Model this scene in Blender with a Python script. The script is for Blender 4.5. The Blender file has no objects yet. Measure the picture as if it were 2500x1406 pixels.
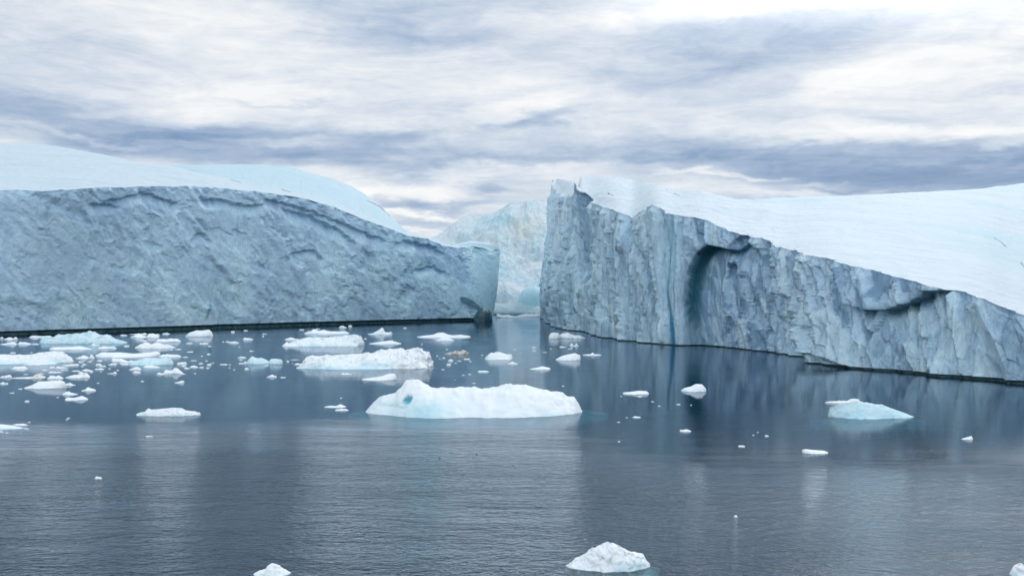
import bpy, math, random
import numpy as np
from mathutils import Vector

# ------------------------------------------------------------------ camera, sky, sun, exposure
sc = bpy.context.scene
COL = sc.collection
F, HOR, CX, CAMH = 2400.0, 735.0, 1250.0, 10.0      # focal length and horizon in photo pixels, camera height in m
cam_d = bpy.data.cameras.new('camera')
cam = bpy.data.objects.new('camera', cam_d)
COL.objects.link(cam)
cam.location = (0, 0, CAMH)
cam.rotation_euler = (math.radians(90), 0, 0)
cam_d.sensor_width = 36
cam_d.lens = F / 2500 * 36
cam_d.shift_y = (HOR - 703) / 2500
cam_d.clip_start = 0.5
cam_d.clip_end = 60000
sc.camera = cam
sc.view_settings.view_transform = 'Standard'
sc.view_settings.look = 'None'
sc.view_settings.gamma = 1
sc.view_settings.exposure = 0.0
sc.cycles.max_bounces = 8
sc.cycles.transparent_max_bounces = 12
sc.cycles.caustics_reflective = False
sc.cycles.caustics_refractive = False

SUN_EL, SUN_AZ = math.radians(38), math.radians(28)  # azimuth from +y (view direction) towards +x
world = bpy.data.worlds.new("World")
sc.world = world
world.use_nodes = True
NT = world.node_tree
for n in list(NT.nodes):
    NT.nodes.remove(n)


class G:
    """tiny node-graph helper"""
    def __init__(s, nt): s.nt = nt
    def put(s, sock, v):
        if hasattr(v, 'is_output') or isinstance(v, bpy.types.NodeSocket): s.nt.links.new(v, sock)
        elif v is not None: sock.default_value = v
    def n(s, t, **kw):
        nd = s.nt.nodes.new(t)
        for k, v in kw.items(): setattr(nd, k, v)
        return nd
    def m(s, op, a, b=None, c=None, clamp=False):
        nd = s.n('ShaderNodeMath', operation=op, use_clamp=clamp)
        s.put(nd.inputs[0], a); s.put(nd.inputs[1], b)
        if c is not None: s.put(nd.inputs[2], c)
        return nd.outputs[0]
    def v(s, op, a, b=None):
        nd = s.n('ShaderNodeVectorMath', operation=op)
        s.put(nd.inputs[0], a); s.put(nd.inputs[1], b)
        return nd.outputs[0]
    def comb(s, x, y, z):
        nd = s.n('ShaderNodeCombineXYZ')
        s.put(nd.inputs[0], x); s.put(nd.inputs[1], y); s.put(nd.inputs[2], z)
        return nd.outputs[0]
    def sep(s, v):
        nd = s.n('ShaderNodeSeparateXYZ'); s.put(nd.inputs[0], v)
        return nd.outputs
    def mapping(s, v, loc=(0, 0, 0), rot=(0, 0, 0), scl=(1, 1, 1), kind='POINT'):
        nd = s.n('ShaderNodeMapping', vector_type=kind)
        s.put(nd.inputs[0], v)
        nd.inputs['Location'].default_value = loc; nd.inputs['Rotation'].default_value = rot
        nd.inputs['Scale'].default_value = scl
        return nd.outputs[0]
    def noise(s, v, scale=1, detail=4, rough=0.5, dist=0, lac=2.0):
        nd = s.n('ShaderNodeTexNoise'); s.put(nd.inputs['Vector'], v)
        nd.inputs['Scale'].default_value = scale; nd.inputs['Detail'].default_value = detail
        nd.inputs['Roughness'].default_value = rough; nd.inputs['Distortion'].default_value = dist
        nd.inputs['Lacunarity'].default_value = lac
        return nd.outputs['Fac']
    def voro(s, v, scale=1, feature='F1', rand=1.0):
        nd = s.n('ShaderNodeTexVoronoi', feature=feature); s.put(nd.inputs['Vector'], v)
        nd.inputs['Scale'].default_value = scale; nd.inputs['Randomness'].default_value = rand
        return nd.outputs['Distance']
    def ramp(s, f, stops, interp='LINEAR'):
        nd = s.n('ShaderNodeValToRGB'); cr = nd.color_ramp; cr.interpolation = interp
        while len(cr.elements) < len(stops): cr.elements.new(0.5)
        for e, (p, c) in zip(cr.elements, stops):
            e.position = p; e.color = (c[0], c[1], c[2], 1) if not isinstance(c, (int, float)) else (c, c, c, 1)
        s.put(nd.inputs[0], f)
        return nd.outputs[0]
    def mr(s, f, a, b, c=0.0, d=1.0, smooth=True):
        nd = s.n('ShaderNodeMapRange', interpolation_type='SMOOTHSTEP' if smooth else 'LINEAR')
        s.put(nd.inputs[0], f)
        for i, x in enumerate((a, b, c, d)): s.put(nd.inputs[i + 1], x)
        return nd.outputs[0]
    def mix(s, f, a, b, blend='MIX'):
        nd = s.n('ShaderNodeMix', data_type='RGBA', blend_type=blend)
        s.put(nd.inputs[0], f)
        for sk, x in ((nd.inputs[6], a), (nd.inputs[7], b)):
            s.put(sk, (x[0], x[1], x[2], 1) if isinstance(x, tuple) and len(x) == 3 else x)
        return nd.outputs[2]
    def attr(s, name):
        nd = s.n('ShaderNodeAttribute', attribute_name=name)
        return nd.outputs['Fac']


def px_az_el(X, Y):
    az = math.atan((X - CX) / F)
    return az, math.atan((HOR - Y) / F * math.cos(az))


def build_world():
    g = G(NT)
    tc = g.n('ShaderNodeTexCoord').outputs['Generated']
    d = g.v('NORMALIZE', tc)
    x, y, z = g.sep(d)
    az = g.m('ARCTAN2', x, y)
    el = g.m('ARCSINE', z)
    ael = g.m('ABSOLUTE', el)
    # cloud deck seen from below: coordinates on a plane overhead, streets running across the view
    zz = g.m('ADD', g.m('ABSOLUTE', z), 0.055)
    pl = g.comb(g.m('DIVIDE', x, zz), g.m('DIVIDE', y, zz), 0.0)
    pl = g.mapping(pl, rot=(0, 0, math.radians(14)), scl=(0.42, 1.0, 1))
    n1 = g.noise(pl, 0.75, 7, 0.56, 0.35)
    n2 = g.noise(g.mapping(pl, loc=(7, 3, 1)), 2.6, 6, 0.6, 0.5)
    ae = g.comb(az, el, 0.0)
    # soft wisps in angle space, much wider than tall
    n3 = g.noise(g.mapping(ae, rot=(0, 0, math.radians(-4)), scl=(6, 30, 1)), 1.0, 9, 0.62, 1.0)
    n4 = g.noise(g.mapping(ae, loc=(4, 9, 0), scl=(18, 62, 1)), 1.0, 8, 0.68, 1.4)
    # warped angles for the large cloud masses
    w1 = g.noise(g.mapping(ae, loc=(1, 2, 3), scl=(7, 20, 1)), 1.0, 5, 0.6)
    w2 = g.noise(g.mapping(ae, loc=(5, 1, 8), scl=(7, 20, 1)), 1.0, 5, 0.6)
    wa = g.comb(g.m('MULTIPLY_ADD', g.m('SUBTRACT', w1, 0.5), 0.24, az),
                g.m('MULTIPLY_ADD', g.m('SUBTRACT', w2, 0.5), 0.060, el), 0.0)
    v = 0.715
    v = g.m('MULTIPLY_ADD', g.m('SUBTRACT', n1, 0.5), 0.62, v)
    v = g.m('MULTIPLY_ADD', g.m('SUBTRACT', n2, 0.5), 0.38, v)
    v = g.m('MULTIPLY_ADD', g.m('SUBTRACT', n3, 0.5), 0.55, v)
    v = g.m('MULTIPLY_ADD', g.m('SUBTRACT', n4, 0.5), 0.34, v)
    blobs = [  # X, Y, half width, half height (photo px), tilt, amount
        (70, 170, 300, 110, 8, -.26), (60, 262, 330, 42, 2, -.42), (120, 312, 380, 34, 0, -.22),
        (640, 326, 400, 30, 0, -.42), (430, 372, 420, 44, 0, -.36), (500, 80, 430, 110, 0, .22),
        (640, 222, 210, 32, 0, .28), (420, 248, 330, 28, 0, .24), (690, 247, 150, 8, 3, -.25),
        (1020, 28, 420, 60, 0, -.30), (980, 96, 300, 28, 3, -.26), (260, 334, 210, 11, 0, .32),
        (850, 322, 170, 20, 2, .26), (700, 350, 220, 11, 0, .22), (880, 372, 220, 30, 4, -.36),
        (1150, 386, 240, 20, 0, -.28), (1010, 462, 230, 36, 2, .46), (1185, 460, 150, 18, -2, -.46),
        (1040, 492, 180, 18, 2, -.46), (985, 516, 100, 11, 2, .46), (1110, 538, 190, 26, 0, -.30),
        (990, 553, 90, 6, 0, .30), (1330, 303, 170, 24, 8, -.46), (1290, 256, 210, 32, 10, .26),
        (1380, 352, 300, 32, 3, -.24), (1680, 372, 380, 42, 3, -.34), (2080, 400, 560, 50, 0, -.66), (1120, 400, 330, 16, 2, -.3), (560, 352, 560, 44, 0, -.22),
        (2330, 445, 560, 44, 2, -.60), (2150, 325, 480, 24, -2, .36), (2380, 358, 90, 14, 0, .34),
        (1800, 430, 160, 8, 0, .42), (1980, 474, 240, 12, 0, .40), (2030, 446, 100, 8, 0, .28),
        (1480, 412, 230, 16, 0, .24), (1900, 90, 300, 60, 0, -.17), (1680, 165, 400, 40, 8, -.22),
        (2300, 160, 330, 90, 14, .34), (2080, 200, 420, 34, 12, .22), (1850, 14, 700, 40, 2, .30),
        (2380, 285, 380, 34, 6, -.12), (620, 12, 500, 50, 0, .2), (1180, 200, 350, 50, 4, .14),
    ]
    for X, Y, rx, ry, rot, amp in blobs:
        a, e = px_az_el(X, Y)
        mp = g.mapping(wa, loc=(a, e, 0), rot=(0, 0, math.radians(rot)), scl=(rx * 1.15 / F, ry * 1.15 / F, 1), kind='TEXTURE')
        gr = g.n('ShaderNodeTexGradient', gradient_type='SPHERICAL')
        NT.links.new(mp, gr.inputs[0])
        sm = g.m('SMOOTH_MIN', gr.outputs['Fac'], 0.75, 0.3)
        v = g.m('MULTIPLY_ADD', sm, amp * 0.95, v)
    col = g.ramp(v, [(0.0, (.16, .27, .46)), (0.20, (.245, .365, .56)), (0.40, (.40, .505, .675)),
                     (0.58, (.575, .665, .79)), (0.76, (.77, .82, .89)), (0.96, (.97, .98, .985))])
    # deck brighter overhead; low glow added for the water, sky behind raised for the cliffs
    up = g.mr(el, 0.28, 1.0, 1.0, SKY_TOP)
    ga, ge = math.radians(27), math.radians(27)
    glow_dir = (math.sin(ga) * math.cos(ge), math.cos(ga) * math.cos(ge), math.sin(ge))
    dn = g.n('ShaderNodeVectorMath', operation='DOT_PRODUCT')
    NT.links.new(d, dn.inputs[0]); dn.inputs[1].default_value = glow_dir
    glow = g.m('MULTIPLY', g.mr(dn.outputs['Value'], 0.90, 1.0, 0.0, SKY_GLOW), g.mr(el, 0.225, 0.40))
    back = g.mr(y, -0.75, 0.45, SKY_BACK, 1.0)
    hdr = g.mr(v, 0.98, 1.40, 1.0, 1.5)          # thin cloud against the light is brighter than white
    k = g.m('MULTIPLY', g.m('MULTIPLY', g.m('ADD', up, glow), back), hdr)
    col = g.mix(1.0, col, g.comb(k, k, k), 'MULTIPLY')
    sky = g.n('ShaderNodeTexSky', sky_type='NISHITA', sun_disc=False)
    sky.sun_elevation = SUN_EL
    sky.sun_rotation = SUN_AZ
    bgs = g.n('ShaderNodeBackground'); bgs.inputs[1].default_value = 0.10
    NT.links.new(sky.outputs[0], bgs.inputs[0])
    bgc = g.n('ShaderNodeBackground'); bgc.inputs[1].default_value = SKY_GAIN
    NT.links.new(col, bgc.inputs[0])
    ms = g.n('ShaderNodeMixShader'); ms.inputs[0].default_value = 0.93     # cloud cover over the clear sky
    NT.links.new(bgs.outputs[0], ms.inputs[1]); NT.links.new(bgc.outputs[0], ms.inputs[2])
    out = g.n('ShaderNodeOutputWorld')
    NT.links.new(ms.outputs[0], out.inputs[0])


SKY_TOP, SKY_GLOW, SKY_BACK, SKY_GAIN = 1.06, 1.9, 1.50, 0.98
build_world()
world.cycles.sampling_method = 'MANUAL'
world.cycles.sample_map_resolution = 512

sl = bpy.data.lights.new('sun', 'SUN')
sl.energy = 0.5
sl.angle = math.radians(14)
sl.color = (1.0, 0.96, 0.90)
so = bpy.data.objects.new('sun', sl)
COL.objects.link(so)
so.rotation_euler = Vector((math.sin(SUN_AZ) * math.cos(SUN_EL), math.cos(SUN_AZ) * math.cos(SUN_EL), math.sin(SUN_EL))).to_track_quat('Z', 'Y').to_euler()

# ------------------------------------------------------------------ noise in numpy
_r = np.random.RandomState(7)
PERM = _r.permutation(4096)
GR = _r.normal(size=(4096, 3)); GR /= np.linalg.norm(GR, axis=1)[:, None]
RV = _r.rand(4096, 3)


def hsh(i, j, k, seed):
    return PERM[(PERM[(PERM[(i + seed * 131) & 4095] + j) & 4095] + k) & 4095]


def pn(P, seed=0):
    P = np.asarray(P, float)
    I = np.floor(P).astype(int); f = P - I
    u = f * f * f * (f * (f * 6 - 15) + 10)
    out = 0
    for a in (0, 1):
        wx = u[..., 0] if a else 1 - u[..., 0]
        for b in (0, 1):
            wy = u[..., 1] if b else 1 - u[..., 1]
            for c in (0, 1):
                wz = u[..., 2] if c else 1 - u[..., 2]
                g = GR[hsh(I[..., 0] + a, I[..., 1] + b, I[..., 2] + c, seed)]
                out = out + wx * wy * wz * ((f[..., 0] - a) * g[..., 0] + (f[..., 1] - b) * g[..., 1] + (f[..., 2] - c) * g[..., 2])
    return out * 1.5


def fbm(P, o=4, seed=0, gain=.5, ridged=False):
    s, a, t = 0, 1.0, 0
    for i in range(o):
        n = pn(P * (2.03 ** i) + i * 17.3, seed + i)
        if ridged: n = 1 - 2 * np.abs(n)
        s = s + a * n; t += a; a *= gain
    return s / t


def voro(P, seed=0):
    """distance to the nearest and the second nearest cell point, and a random value of the cell"""
    I = np.floor(P).astype(int); f = P - I
    d1 = np.full(P.shape[:-1], 9.0); d2 = d1.copy(); idv = np.zeros(P.shape[:-1]); fac = np.zeros(P.shape[:-1])
    for a in (-1, 0, 1):
        for b in (-1, 0, 1):
            for c in (-1, 0, 1):
                h = hsh(I[..., 0] + a, I[..., 1] + b, I[..., 2] + c, seed)
                q = RV[h] + np.array((a, b, c)) - f
                d = np.sqrt((q ** 2).sum(-1))
                new = d < d1
                d2 = np.where(new, d1, np.minimum(d2, d))
                idv = np.where(new, RV[(h * 7 + 3) & 4095, 0], idv)
                fac = np.where(new, (-q * GR[(h * 5 + 1) & 4095]).sum(-1), fac)
                d1 = np.where(new, d, d1)
    return d1, d2, idv, fac


def sstep(a, b, x):
    t = np.clip((x - a) / (b - a), 0, 1)
    return t * t * (3 - 2 * t)


def world_pt(X, Y, d):
    X, Y, d = np.broadcast_arrays(X, Y, d)
    return np.stack([(X - CX) / F * d, d, CAMH + (HOR - Y) / F * d], -1)


def to_px(P):
    return CX + F * P[..., 0] / P[..., 1], HOR - F * (P[..., 2] - CAMH) / P[..., 1]


def wdepth(Y):
    return F * CAMH / (Y - HOR)


# ------------------------------------------------------------------ mesh and object helpers
def link(o, parent=None, loc=None):
    COL.objects.link(o)
    if loc is not None: o.location = loc
    if parent: o.parent = parent
    return o


def grid_mesh(name, P, mat, attrs=None, wrap=False, origin=(0, 0, 0), smooth=True):
    """P: rows x columns x 3"""
    R, Cn = P.shape[:2]
    V = (P - np.asarray(origin)).reshape(-1, 3).astype('f4')
    idx = np.arange(R * Cn).reshape(R, Cn)
    if wrap: idx = np.concatenate([idx, idx[:, :1]], 1)
    q = np.stack([idx[:-1, :-1], idx[:-1, 1:], idx[1:, 1:], idx[1:, :-1]], -1).reshape(-1, 4)
    me = bpy.data.meshes.new(name)
    me.vertices.add(len(V)); me.vertices.foreach_set('co', V.ravel())
    me.loops.add(len(q) * 4); me.loops.foreach_set('vertex_index', q.ravel().astype('i4'))
    me.polygons.add(len(q)); me.polygons.foreach_set('loop_start', np.arange(0, len(q) * 4, 4, dtype='i4'))
    me.polygons.foreach_set('loop_total', np.full(len(q), 4, 'i4'))
    me.update(calc_edges=True)
    me.polygons.foreach_set('use_smooth', np.full(len(q), smooth))
    for k, a in (attrs or {}).items():
        at = me.attributes.new(k, 'FLOAT', 'POINT'); at.data.foreach_set('value', np.asarray(a, 'f4').ravel())
    me.materials.append(mat)
    me.update()
    return me


def tag(o, label=None, cat=None, group=None, kind=None):
    for k, v in (('label', label), ('category', cat), ('group', group), ('kind', kind)):
        if v: o[k] = v
    return o


def empty(name, loc, label, cat, group=None):
    o = bpy.data.objects.new(name, None); o.empty_display_size = 1
    link(o, None, loc)
    return tag(o, label, cat, group)


# ------------------------------------------------------------------ materials
def mat_new(name):
    m = bpy.data.materials.new(name); m.use_nodes = True
    nt = m.node_tree
    for n in list(nt.nodes): nt.nodes.remove(n)
    g = G(nt)
    out = g.n('ShaderNodeOutputMaterial')
    b = g.n('ShaderNodeBsdfPrincipled')
    nt.links.new(b.outputs[0], out.inputs[0])
    return m, g, b, out


def bump(g, b, h, dist, strength=1.0):
    bn = g.n('ShaderNodeBump'); bn.inputs['Distance'].default_value = dist; bn.inputs['Strength'].default_value = strength
    g.put(bn.inputs['Height'], h); g.put(b.inputs['Normal'], bn.outputs[0])


def mat_cliff(name, dark, mid, pale, stretch, wisp_scale, seed, blue=(0.03, 0.24, 0.42), tilt=0.0, bd=1.0):
    m, g, b, out = mat_new(name)
    P = g.n('ShaderNodeTexCoord').outputs['Object']
    Ps = g.mapping(P, loc=(seed, seed * 2, 0), rot=(0, tilt, 0), scl=(1, 1, stretch))
    n1 = g.noise(Ps, wisp_scale * 0.35, 6, 0.6, 0.8)
    n2 = g.noise(Ps, wisp_scale * 1.3, 8, 0.68, 1.6)
    n3 = g.noise(Ps, wisp_scale * 6, 6, 0.65, 0.6)
    f = g.m('ADD', g.m('MULTIPLY', n1, 0.9), g.m('MULTIPLY', n2, 0.7))
    f = g.m('ADD', f, g.m('MULTIPLY', n3, 0.25))
    f = g.m('ADD', f, g.m('MULTIPLY', g.attr('frost_light'), 0.15))
    c = g.ramp(f, [(0.66, dark), (0.88, mid), (1.18 - 0.18, mid), (1.0, pale)]) if False else \
        g.ramp(g.mr(f, 0.62, 1.30, 0, 1, False), [(0.0, dark), (0.42, mid), (0.62, mid), (1.0, pale)])
    wn = g.noise(g.mapping(Ps, loc=(9, 4, 2)), wisp_scale * 1.1, 9, 0.72, 2.2)
    wv_ = g.m('SUBTRACT', 1.0, g.m('MULTIPLY', g.m('ABSOLUTE', g.m('SUBTRACT', wn, 0.5)), 9.0), clamp=True)
    wq = g.m('ADD', g.m('MULTIPLY', wv_, 0.95), g.mr(n2, 0.45, 0.72, 0, 0.8))
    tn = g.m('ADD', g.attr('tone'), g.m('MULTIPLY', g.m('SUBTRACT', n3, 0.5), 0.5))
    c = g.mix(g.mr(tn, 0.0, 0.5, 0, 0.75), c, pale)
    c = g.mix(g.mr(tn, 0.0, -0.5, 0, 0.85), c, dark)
    c = g.mix(g.m('MULTIPLY', wq, g.attr('frost_light'), clamp=True), c, (0.64, 0.89, 0.97))
    dk = g.mr(g.noise(g.mapping(Ps, loc=(2, 7, 5)), wisp_scale * 1.6, 7, 0.66, 0.8), 0.56, 0.72, 0, 0.55)
    c = g.mix(dk, c, dark)
    c = g.mix(g.attr('aqua'), c, (0.36, 0.66, 0.76))
    c = g.mix(g.attr('blue'), c, blue)
    g.put(b.inputs['Base Color'], c)
    b.inputs['Roughness'].default_value = 0.28
    b.inputs['IOR'].default_value = 1.31
    h1 = g.noise(Ps, wisp_scale * 2.2, 7, 0.62, 0.9)
    h2 = g.voro(g.mapping(Ps, scl=(1, 1, 0.7)), wisp_scale * 2.6, 'SMOOTH_F1')
    h3 = g.noise(Ps, wisp_scale * 14, 4, 0.6, 0.3)
    h = g.m('ADD', g.m('MULTIPLY', h1, 1.0), g.m('MULTIPLY', h2, 0.5))
    h = g.m('ADD', h, g.m('MULTIPLY', h3, 0.12))
    bump(g, b, h, 1.4 * bd)
    return m


def mat_snow(name, base=(0.84, 0.90, 0.94), blue=(0.58, 0.78, 0.88), dirt=(0.60, 0.56, 0.42), scale=1.0, stretch=(1, 1, 1), bumpd=0.5, blue_at=(0.5, 0.75), streak=0.0):
    m, g, b, out = mat_new(name)
    P = g.n('ShaderNodeTexCoord').outputs['Object']
    Ps = g.mapping(P, scl=stretch)
    n1 = g.noise(Ps, 0.05 * scale, 6, 0.6, 0.9)
    n2 = g.noise(Ps, 0.5 * scale, 7, 0.66, 0.8)
    f = g.m('ADD', g.m('MULTIPLY', n1, 0.65), g.m('MULTIPLY', n2, 0.35))
    if streak:
        s1 = g.noise(g.mapping(P, rot=(0, 0, streak), scl=(0.02, 0.09, 0.12)), 1.0, 8, 0.66, 1.6)
        s2 = g.noise(g.mapping(P, loc=(5, 5, 5), rot=(0, 0, streak * .5), scl=(0.05, 0.6, 0.8)), 1.0, 6, 0.65, 0.8)
        f = g.m('ADD', g.m('MULTIPLY', s1, 0.6), g.m('MULTIPLY', s2, 0.4))
    c = g.mix(g.mr(f, blue_at[0], blue_at[1], 0, 0.85), base, blue)
    c = g.mix(g.m('MULTIPLY', g.attr('aqua'), 1.0), c, (0.40, 0.72, 0.80))
    dn = g.mr(g.noise(Ps, 0.9 * scale, 6, 0.7, 0.8), 0.48, 0.62)
    c = g.mix(g.m('MULTIPLY', g.attr('dirt'), dn, clamp=True), c, dirt)
    c = g.mix(g.attr('blue'), c, (0.04, 0.38, 0.50))
    g.put(b.inputs['Base Color'], c)
    b.inputs['Roughness'].default_value = 0.6
    b.inputs['Specular IOR Level'].default_value = 0.3
    h1 = g.noise(Ps, 0.35 * scale, 8, 0.6, 0.6)
    h2 = g.noise(Ps, 3.0 * scale, 5, 0.6)
    bump(g, b, g.m('ADD', h1, g.m('MULTIPLY', h2, 0.18)), bumpd)
    return m


M = {}
M['cliff_l'] = mat_cliff('mottled glacier ice', (0.35, 0.52, 0.685), (0.48, 0.68, 0.85), (0.60, 0.84, 0.94), 0.75, 0.24, 3, tilt=0.5, bd=0.30)
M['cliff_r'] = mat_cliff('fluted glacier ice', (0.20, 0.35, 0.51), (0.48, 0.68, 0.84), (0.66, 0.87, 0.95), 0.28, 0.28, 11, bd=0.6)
M['snow'] = mat_snow('wind packed snow', (0.69, 0.785, 0.835), (0.54, 0.69, 0.77), scale=0.8, stretch=(1, 1, 1), bumpd=1.1, blue_at=(0.46, 0.66), streak=0.5)
M['far'] = mat_snow('distant glacier ice', (0.72, 0.82, 0.87), (0.44, 0.68, 0.79), (0.70, 0.66, 0.47), scale=0.45, bumpd=4.5, blue_at=(0.46, 0.64))
M['floe'] = mat_snow('weathered floe ice', (0.88, 0.94, 0.96), (0.66, 0.85, 0.92), (0.52, 0.46, 0.33), scale=2.2, bumpd=0.12)
M['floe_blue'] = mat_snow('pale blue floe ice', (0.70, 0.86, 0.91), (0.45, 0.74, 0.84), scale=2.2, bumpd=0.12, blue_at=(0.42, 0.66))
M['floe_dirty'] = mat_snow('dirty floe ice', (0.72, 0.74, 0.70), (0.30, 0.24, 0.17), (0.13, 0.09, 0.06), scale=3.0, bumpd=0.25, blue_at=(0.44, 0.56))


def mat_simple(name, c1, c2, scale, rough=0.4, bd=0.2, stretch=(1, 1, 1)):
    m, g, b, out = mat_new(name)
    P = g.mapping(g.n('ShaderNodeTexCoord').outputs['Object'], scl=stretch)
    n = g.noise(P, scale, 6, 0.6, 0.5)
    g.put(b.inputs['Base Color'], g.mix(g.mr(n, 0.35, 0.65), c1, c2))
    b.inputs['Roughness'].default_value = rough
    bump(g, b, n, bd)
    return m


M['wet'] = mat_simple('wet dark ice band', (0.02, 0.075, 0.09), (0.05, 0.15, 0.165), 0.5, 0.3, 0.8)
M['clear'] = mat_simple('dark clear ice', (0.012, 0.06, 0.085), (0.05, 0.15, 0.19), 0.25, 0.25, 0.8)
M['vein'] = mat_simple('deep blue refrozen ice', (0.02, 0.17, 0.33), (0.09, 0.38, 0.56), 0.3, 0.25, 0.3, (1, 1, 0.3))
M['crack'] = mat_simple('deep blue crack ice', (0.06, 0.22, 0.32), (0.20, 0.42, 0.52), 0.4, 0.5, 0.2)
M['dirtline'] = mat_simple('grey debris', (0.10, 0.10, 0.10), (0.26, 0.27, 0.27), 0.4, 0.8, 0.2)
M['foot'] = mat_simple('turquoise submerged ice', (0.22, 0.66, 0.70), (0.40, 0.82, 0.84), 0.8, 0.6, 0.1)
M['stone'] = mat_simple('dark ice embedded grit', (0.03, 0.035, 0.04), (0.08, 0.08, 0.08), 3, 0.7, 0.05)


def mat_water():
    m, g, b, out = mat_new('fjord water')
    nt = m.node_tree
    nt.nodes.remove(b)
    P = g.n('ShaderNodeTexCoord').outputs['Object']
    x, y, z = g.sep(P)
    # wind-rippled water near the boat, calm water under the bergs, with a ragged border between them
    w = g.noise(g.mapping(P, scl=(0.35, 1, 1)), 0.035, 6, 0.62, 0.6)
    edge = g.m('ADD', g.mr(x, -5, 14, 78, 57), g.m('MULTIPLY', g.m('SUBTRACT', w, 0.5), 40))
    wind = g.mr(g.m('SUBTRACT', edge, y), -9, 16)
    lanes = g.noise(g.mapping(P, loc=(31, 7, 0), scl=(0.22, 1, 1)), 0.05, 4, 0.55, 0.5)
    lanes = g.mr(lanes, 0.34, 0.66, 0.45, 1.25)
    lanes_far = g.mr(g.noise(g.mapping(P, loc=(3, 77, 0), scl=(0.15, 1, 1)), 0.03, 4, 0.55, 0.5), 0.42, 0.62, 0.5, 1.6)
    h1 = g.noise(g.mapping(P, rot=(0, 0, 0.18), scl=(0.7, 1.2, 1)), 1.3, 4, 0.6, 0.5)
    h2 = g.noise(g.mapping(P, rot=(0, 0, -0.3), scl=(0.95, 1.2, 1)), 3.4, 4, 0.62, 0.5)
    h3 = g.noise(g.mapping(P, scl=(0.5, 1.1, 1)), 0.32, 3, 0.5, 0.3)
    hr = g.m('ADD', g.m('MULTIPLY', h1, 0.05), g.m('MULTIPLY', h2, 0.034))
    hr = g.m('ADD', hr, g.m('MULTIPLY', h3, 0.09))
    amp = g.m('ADD', g.m('MULTIPLY', g.m('MULTIPLY', wind, lanes), WAVE_NEAR), g.m('MULTIPLY', lanes_far, WAVE_FAR))
    hh = g.m('MULTIPLY', hr, amp)
    bn = g.n('ShaderNodeBump'); bn.inputs['Distance'].default_value = 1.0
    g.put(bn.inputs['Height'], hh)
    fr = g.n('ShaderNodeFresnel'); fr.inputs['IOR'].default_value = 1.333
    g.put(fr.inputs['Normal'], bn.outputs[0])
    gl = g.n('ShaderNodeBsdfGlossy'); gl.inputs['Roughness'].default_value = 0.035
    gl.inputs['Color'].default_value = (0.76, 0.83, 0.91, 1)
    g.put(gl.inputs['Normal'], bn.outputs[0])
    tr = g.n('ShaderNodeBsdfTransparent'); tr.inputs['Color'].default_value = (0.80, 0.95, 0.95, 1)
    df = g.n('ShaderNodeBsdfDiffuse'); df.inputs['Color'].default_value = (0.014, 0.048, 0.072, 1)
    body = g.n('ShaderNodeMixShader'); body.inputs[0].default_value = 0.66
    nt.links.new(df.outputs[0], body.inputs[1]); nt.links.new(tr.outputs[0], body.inputs[2])
    mx = g.n('ShaderNodeMixShader')
    nt.links.new(fr.outputs[0], mx.inputs[0]); nt.links.new(body.outputs[0], mx.inputs[1]); nt.links.new(gl.outputs[0], mx.inputs[2])
    nt.links.new(mx.outputs[0], out.inputs[0])
    va = g.n('ShaderNodeVolumeAbsorption'); va.inputs['Color'].default_value = (0.25, 0.80, 0.84, 1); va.inputs['Density'].default_value = 0.55
    nt.links.new(va.outputs[0], out.inputs['Volume'])
    return m


WAVE_NEAR, WAVE_FAR = 2.2, 0.13
M['water'] = mat_water()

# ------------------------------------------------------------------ water and the deep bottom below it
S = 30000
wp = np.array([[(-S, -S, 0), (S, -S, 0)], [(-S, S, 0), (S, S, 0)]], float)
wl = wp.copy(); wl[..., 2] = -24.5
wbx = grid_mesh('water', wp, M['water'])
import bmesh
bm = bmesh.new()
vt = [bm.verts.new(p) for p in ((-S, -S, 0), (S, -S, 0), (S, S, 0), (-S, S, 0), (-S, -S, -24.5), (S, -S, -24.5), (S, S, -24.5), (-S, S, -24.5))]
for f in ((0, 1, 2, 3), (7, 6, 5, 4), (0, 4, 5, 1), (1, 5, 6, 2), (2, 6, 7, 3), (3, 7, 4, 0)): bm.faces.new([vt[i] for i in f])
wbx = bpy.data.meshes.new('water'); bm.to_mesh(wbx); bm.free(); wbx.materials.append(M['water'])
water = tag(link(bpy.data.objects.new('water', wbx)), kind='structure')
sb = wp.copy(); sb[..., 2] = -25
m_, g_, b_, o_ = mat_new('deep water bottom')
g_.put(b_.inputs['Base Color'], g_.mix(g_.noise(g_.n('ShaderNodeTexCoord').outputs['Object'], 0.01, 3), (0.006, 0.022, 0.03), (0.01, 0.035, 0.045)))
b_.inputs['Roughness'].default_value = 1; b_.inputs['Specular IOR Level'].default_value = 0
tag(link(bpy.data.objects.new('seabed', grid_mesh('seabed', sb, m_))), kind='structure')


# ------------------------------------------------------------------ the two big icebergs
def resample(cols, n):
    c = np.array(cols, float)
    step = np.hypot(np.diff(c[:, 0]) * .5 + np.diff(c[:, 2]) * .5, 0.25 * np.hypot(np.diff(c[:, 1]), np.diff(c[:, 3])))
    step = np.maximum(np.abs(step), 6)
    s = np.concatenate([[0], np.cumsum(step)])
    t = np.linspace(0, s[-1], n)
    return np.stack([np.interp(t, s, c[:, k]) for k in range(c.shape[1])], 1)


def smooth1(a, k):
    ker = np.exp(-0.5 * (np.arange(-3 * k, 3 * k + 1) / k) ** 2); ker /= ker.sum()
    p = np.pad(a, ((3 * k, 3 * k), (0, 0)), 'edge')
    return np.stack([np.convolve(p[:, i], ker, 'valid') for i in range(a.shape[1])], 1)


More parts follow.
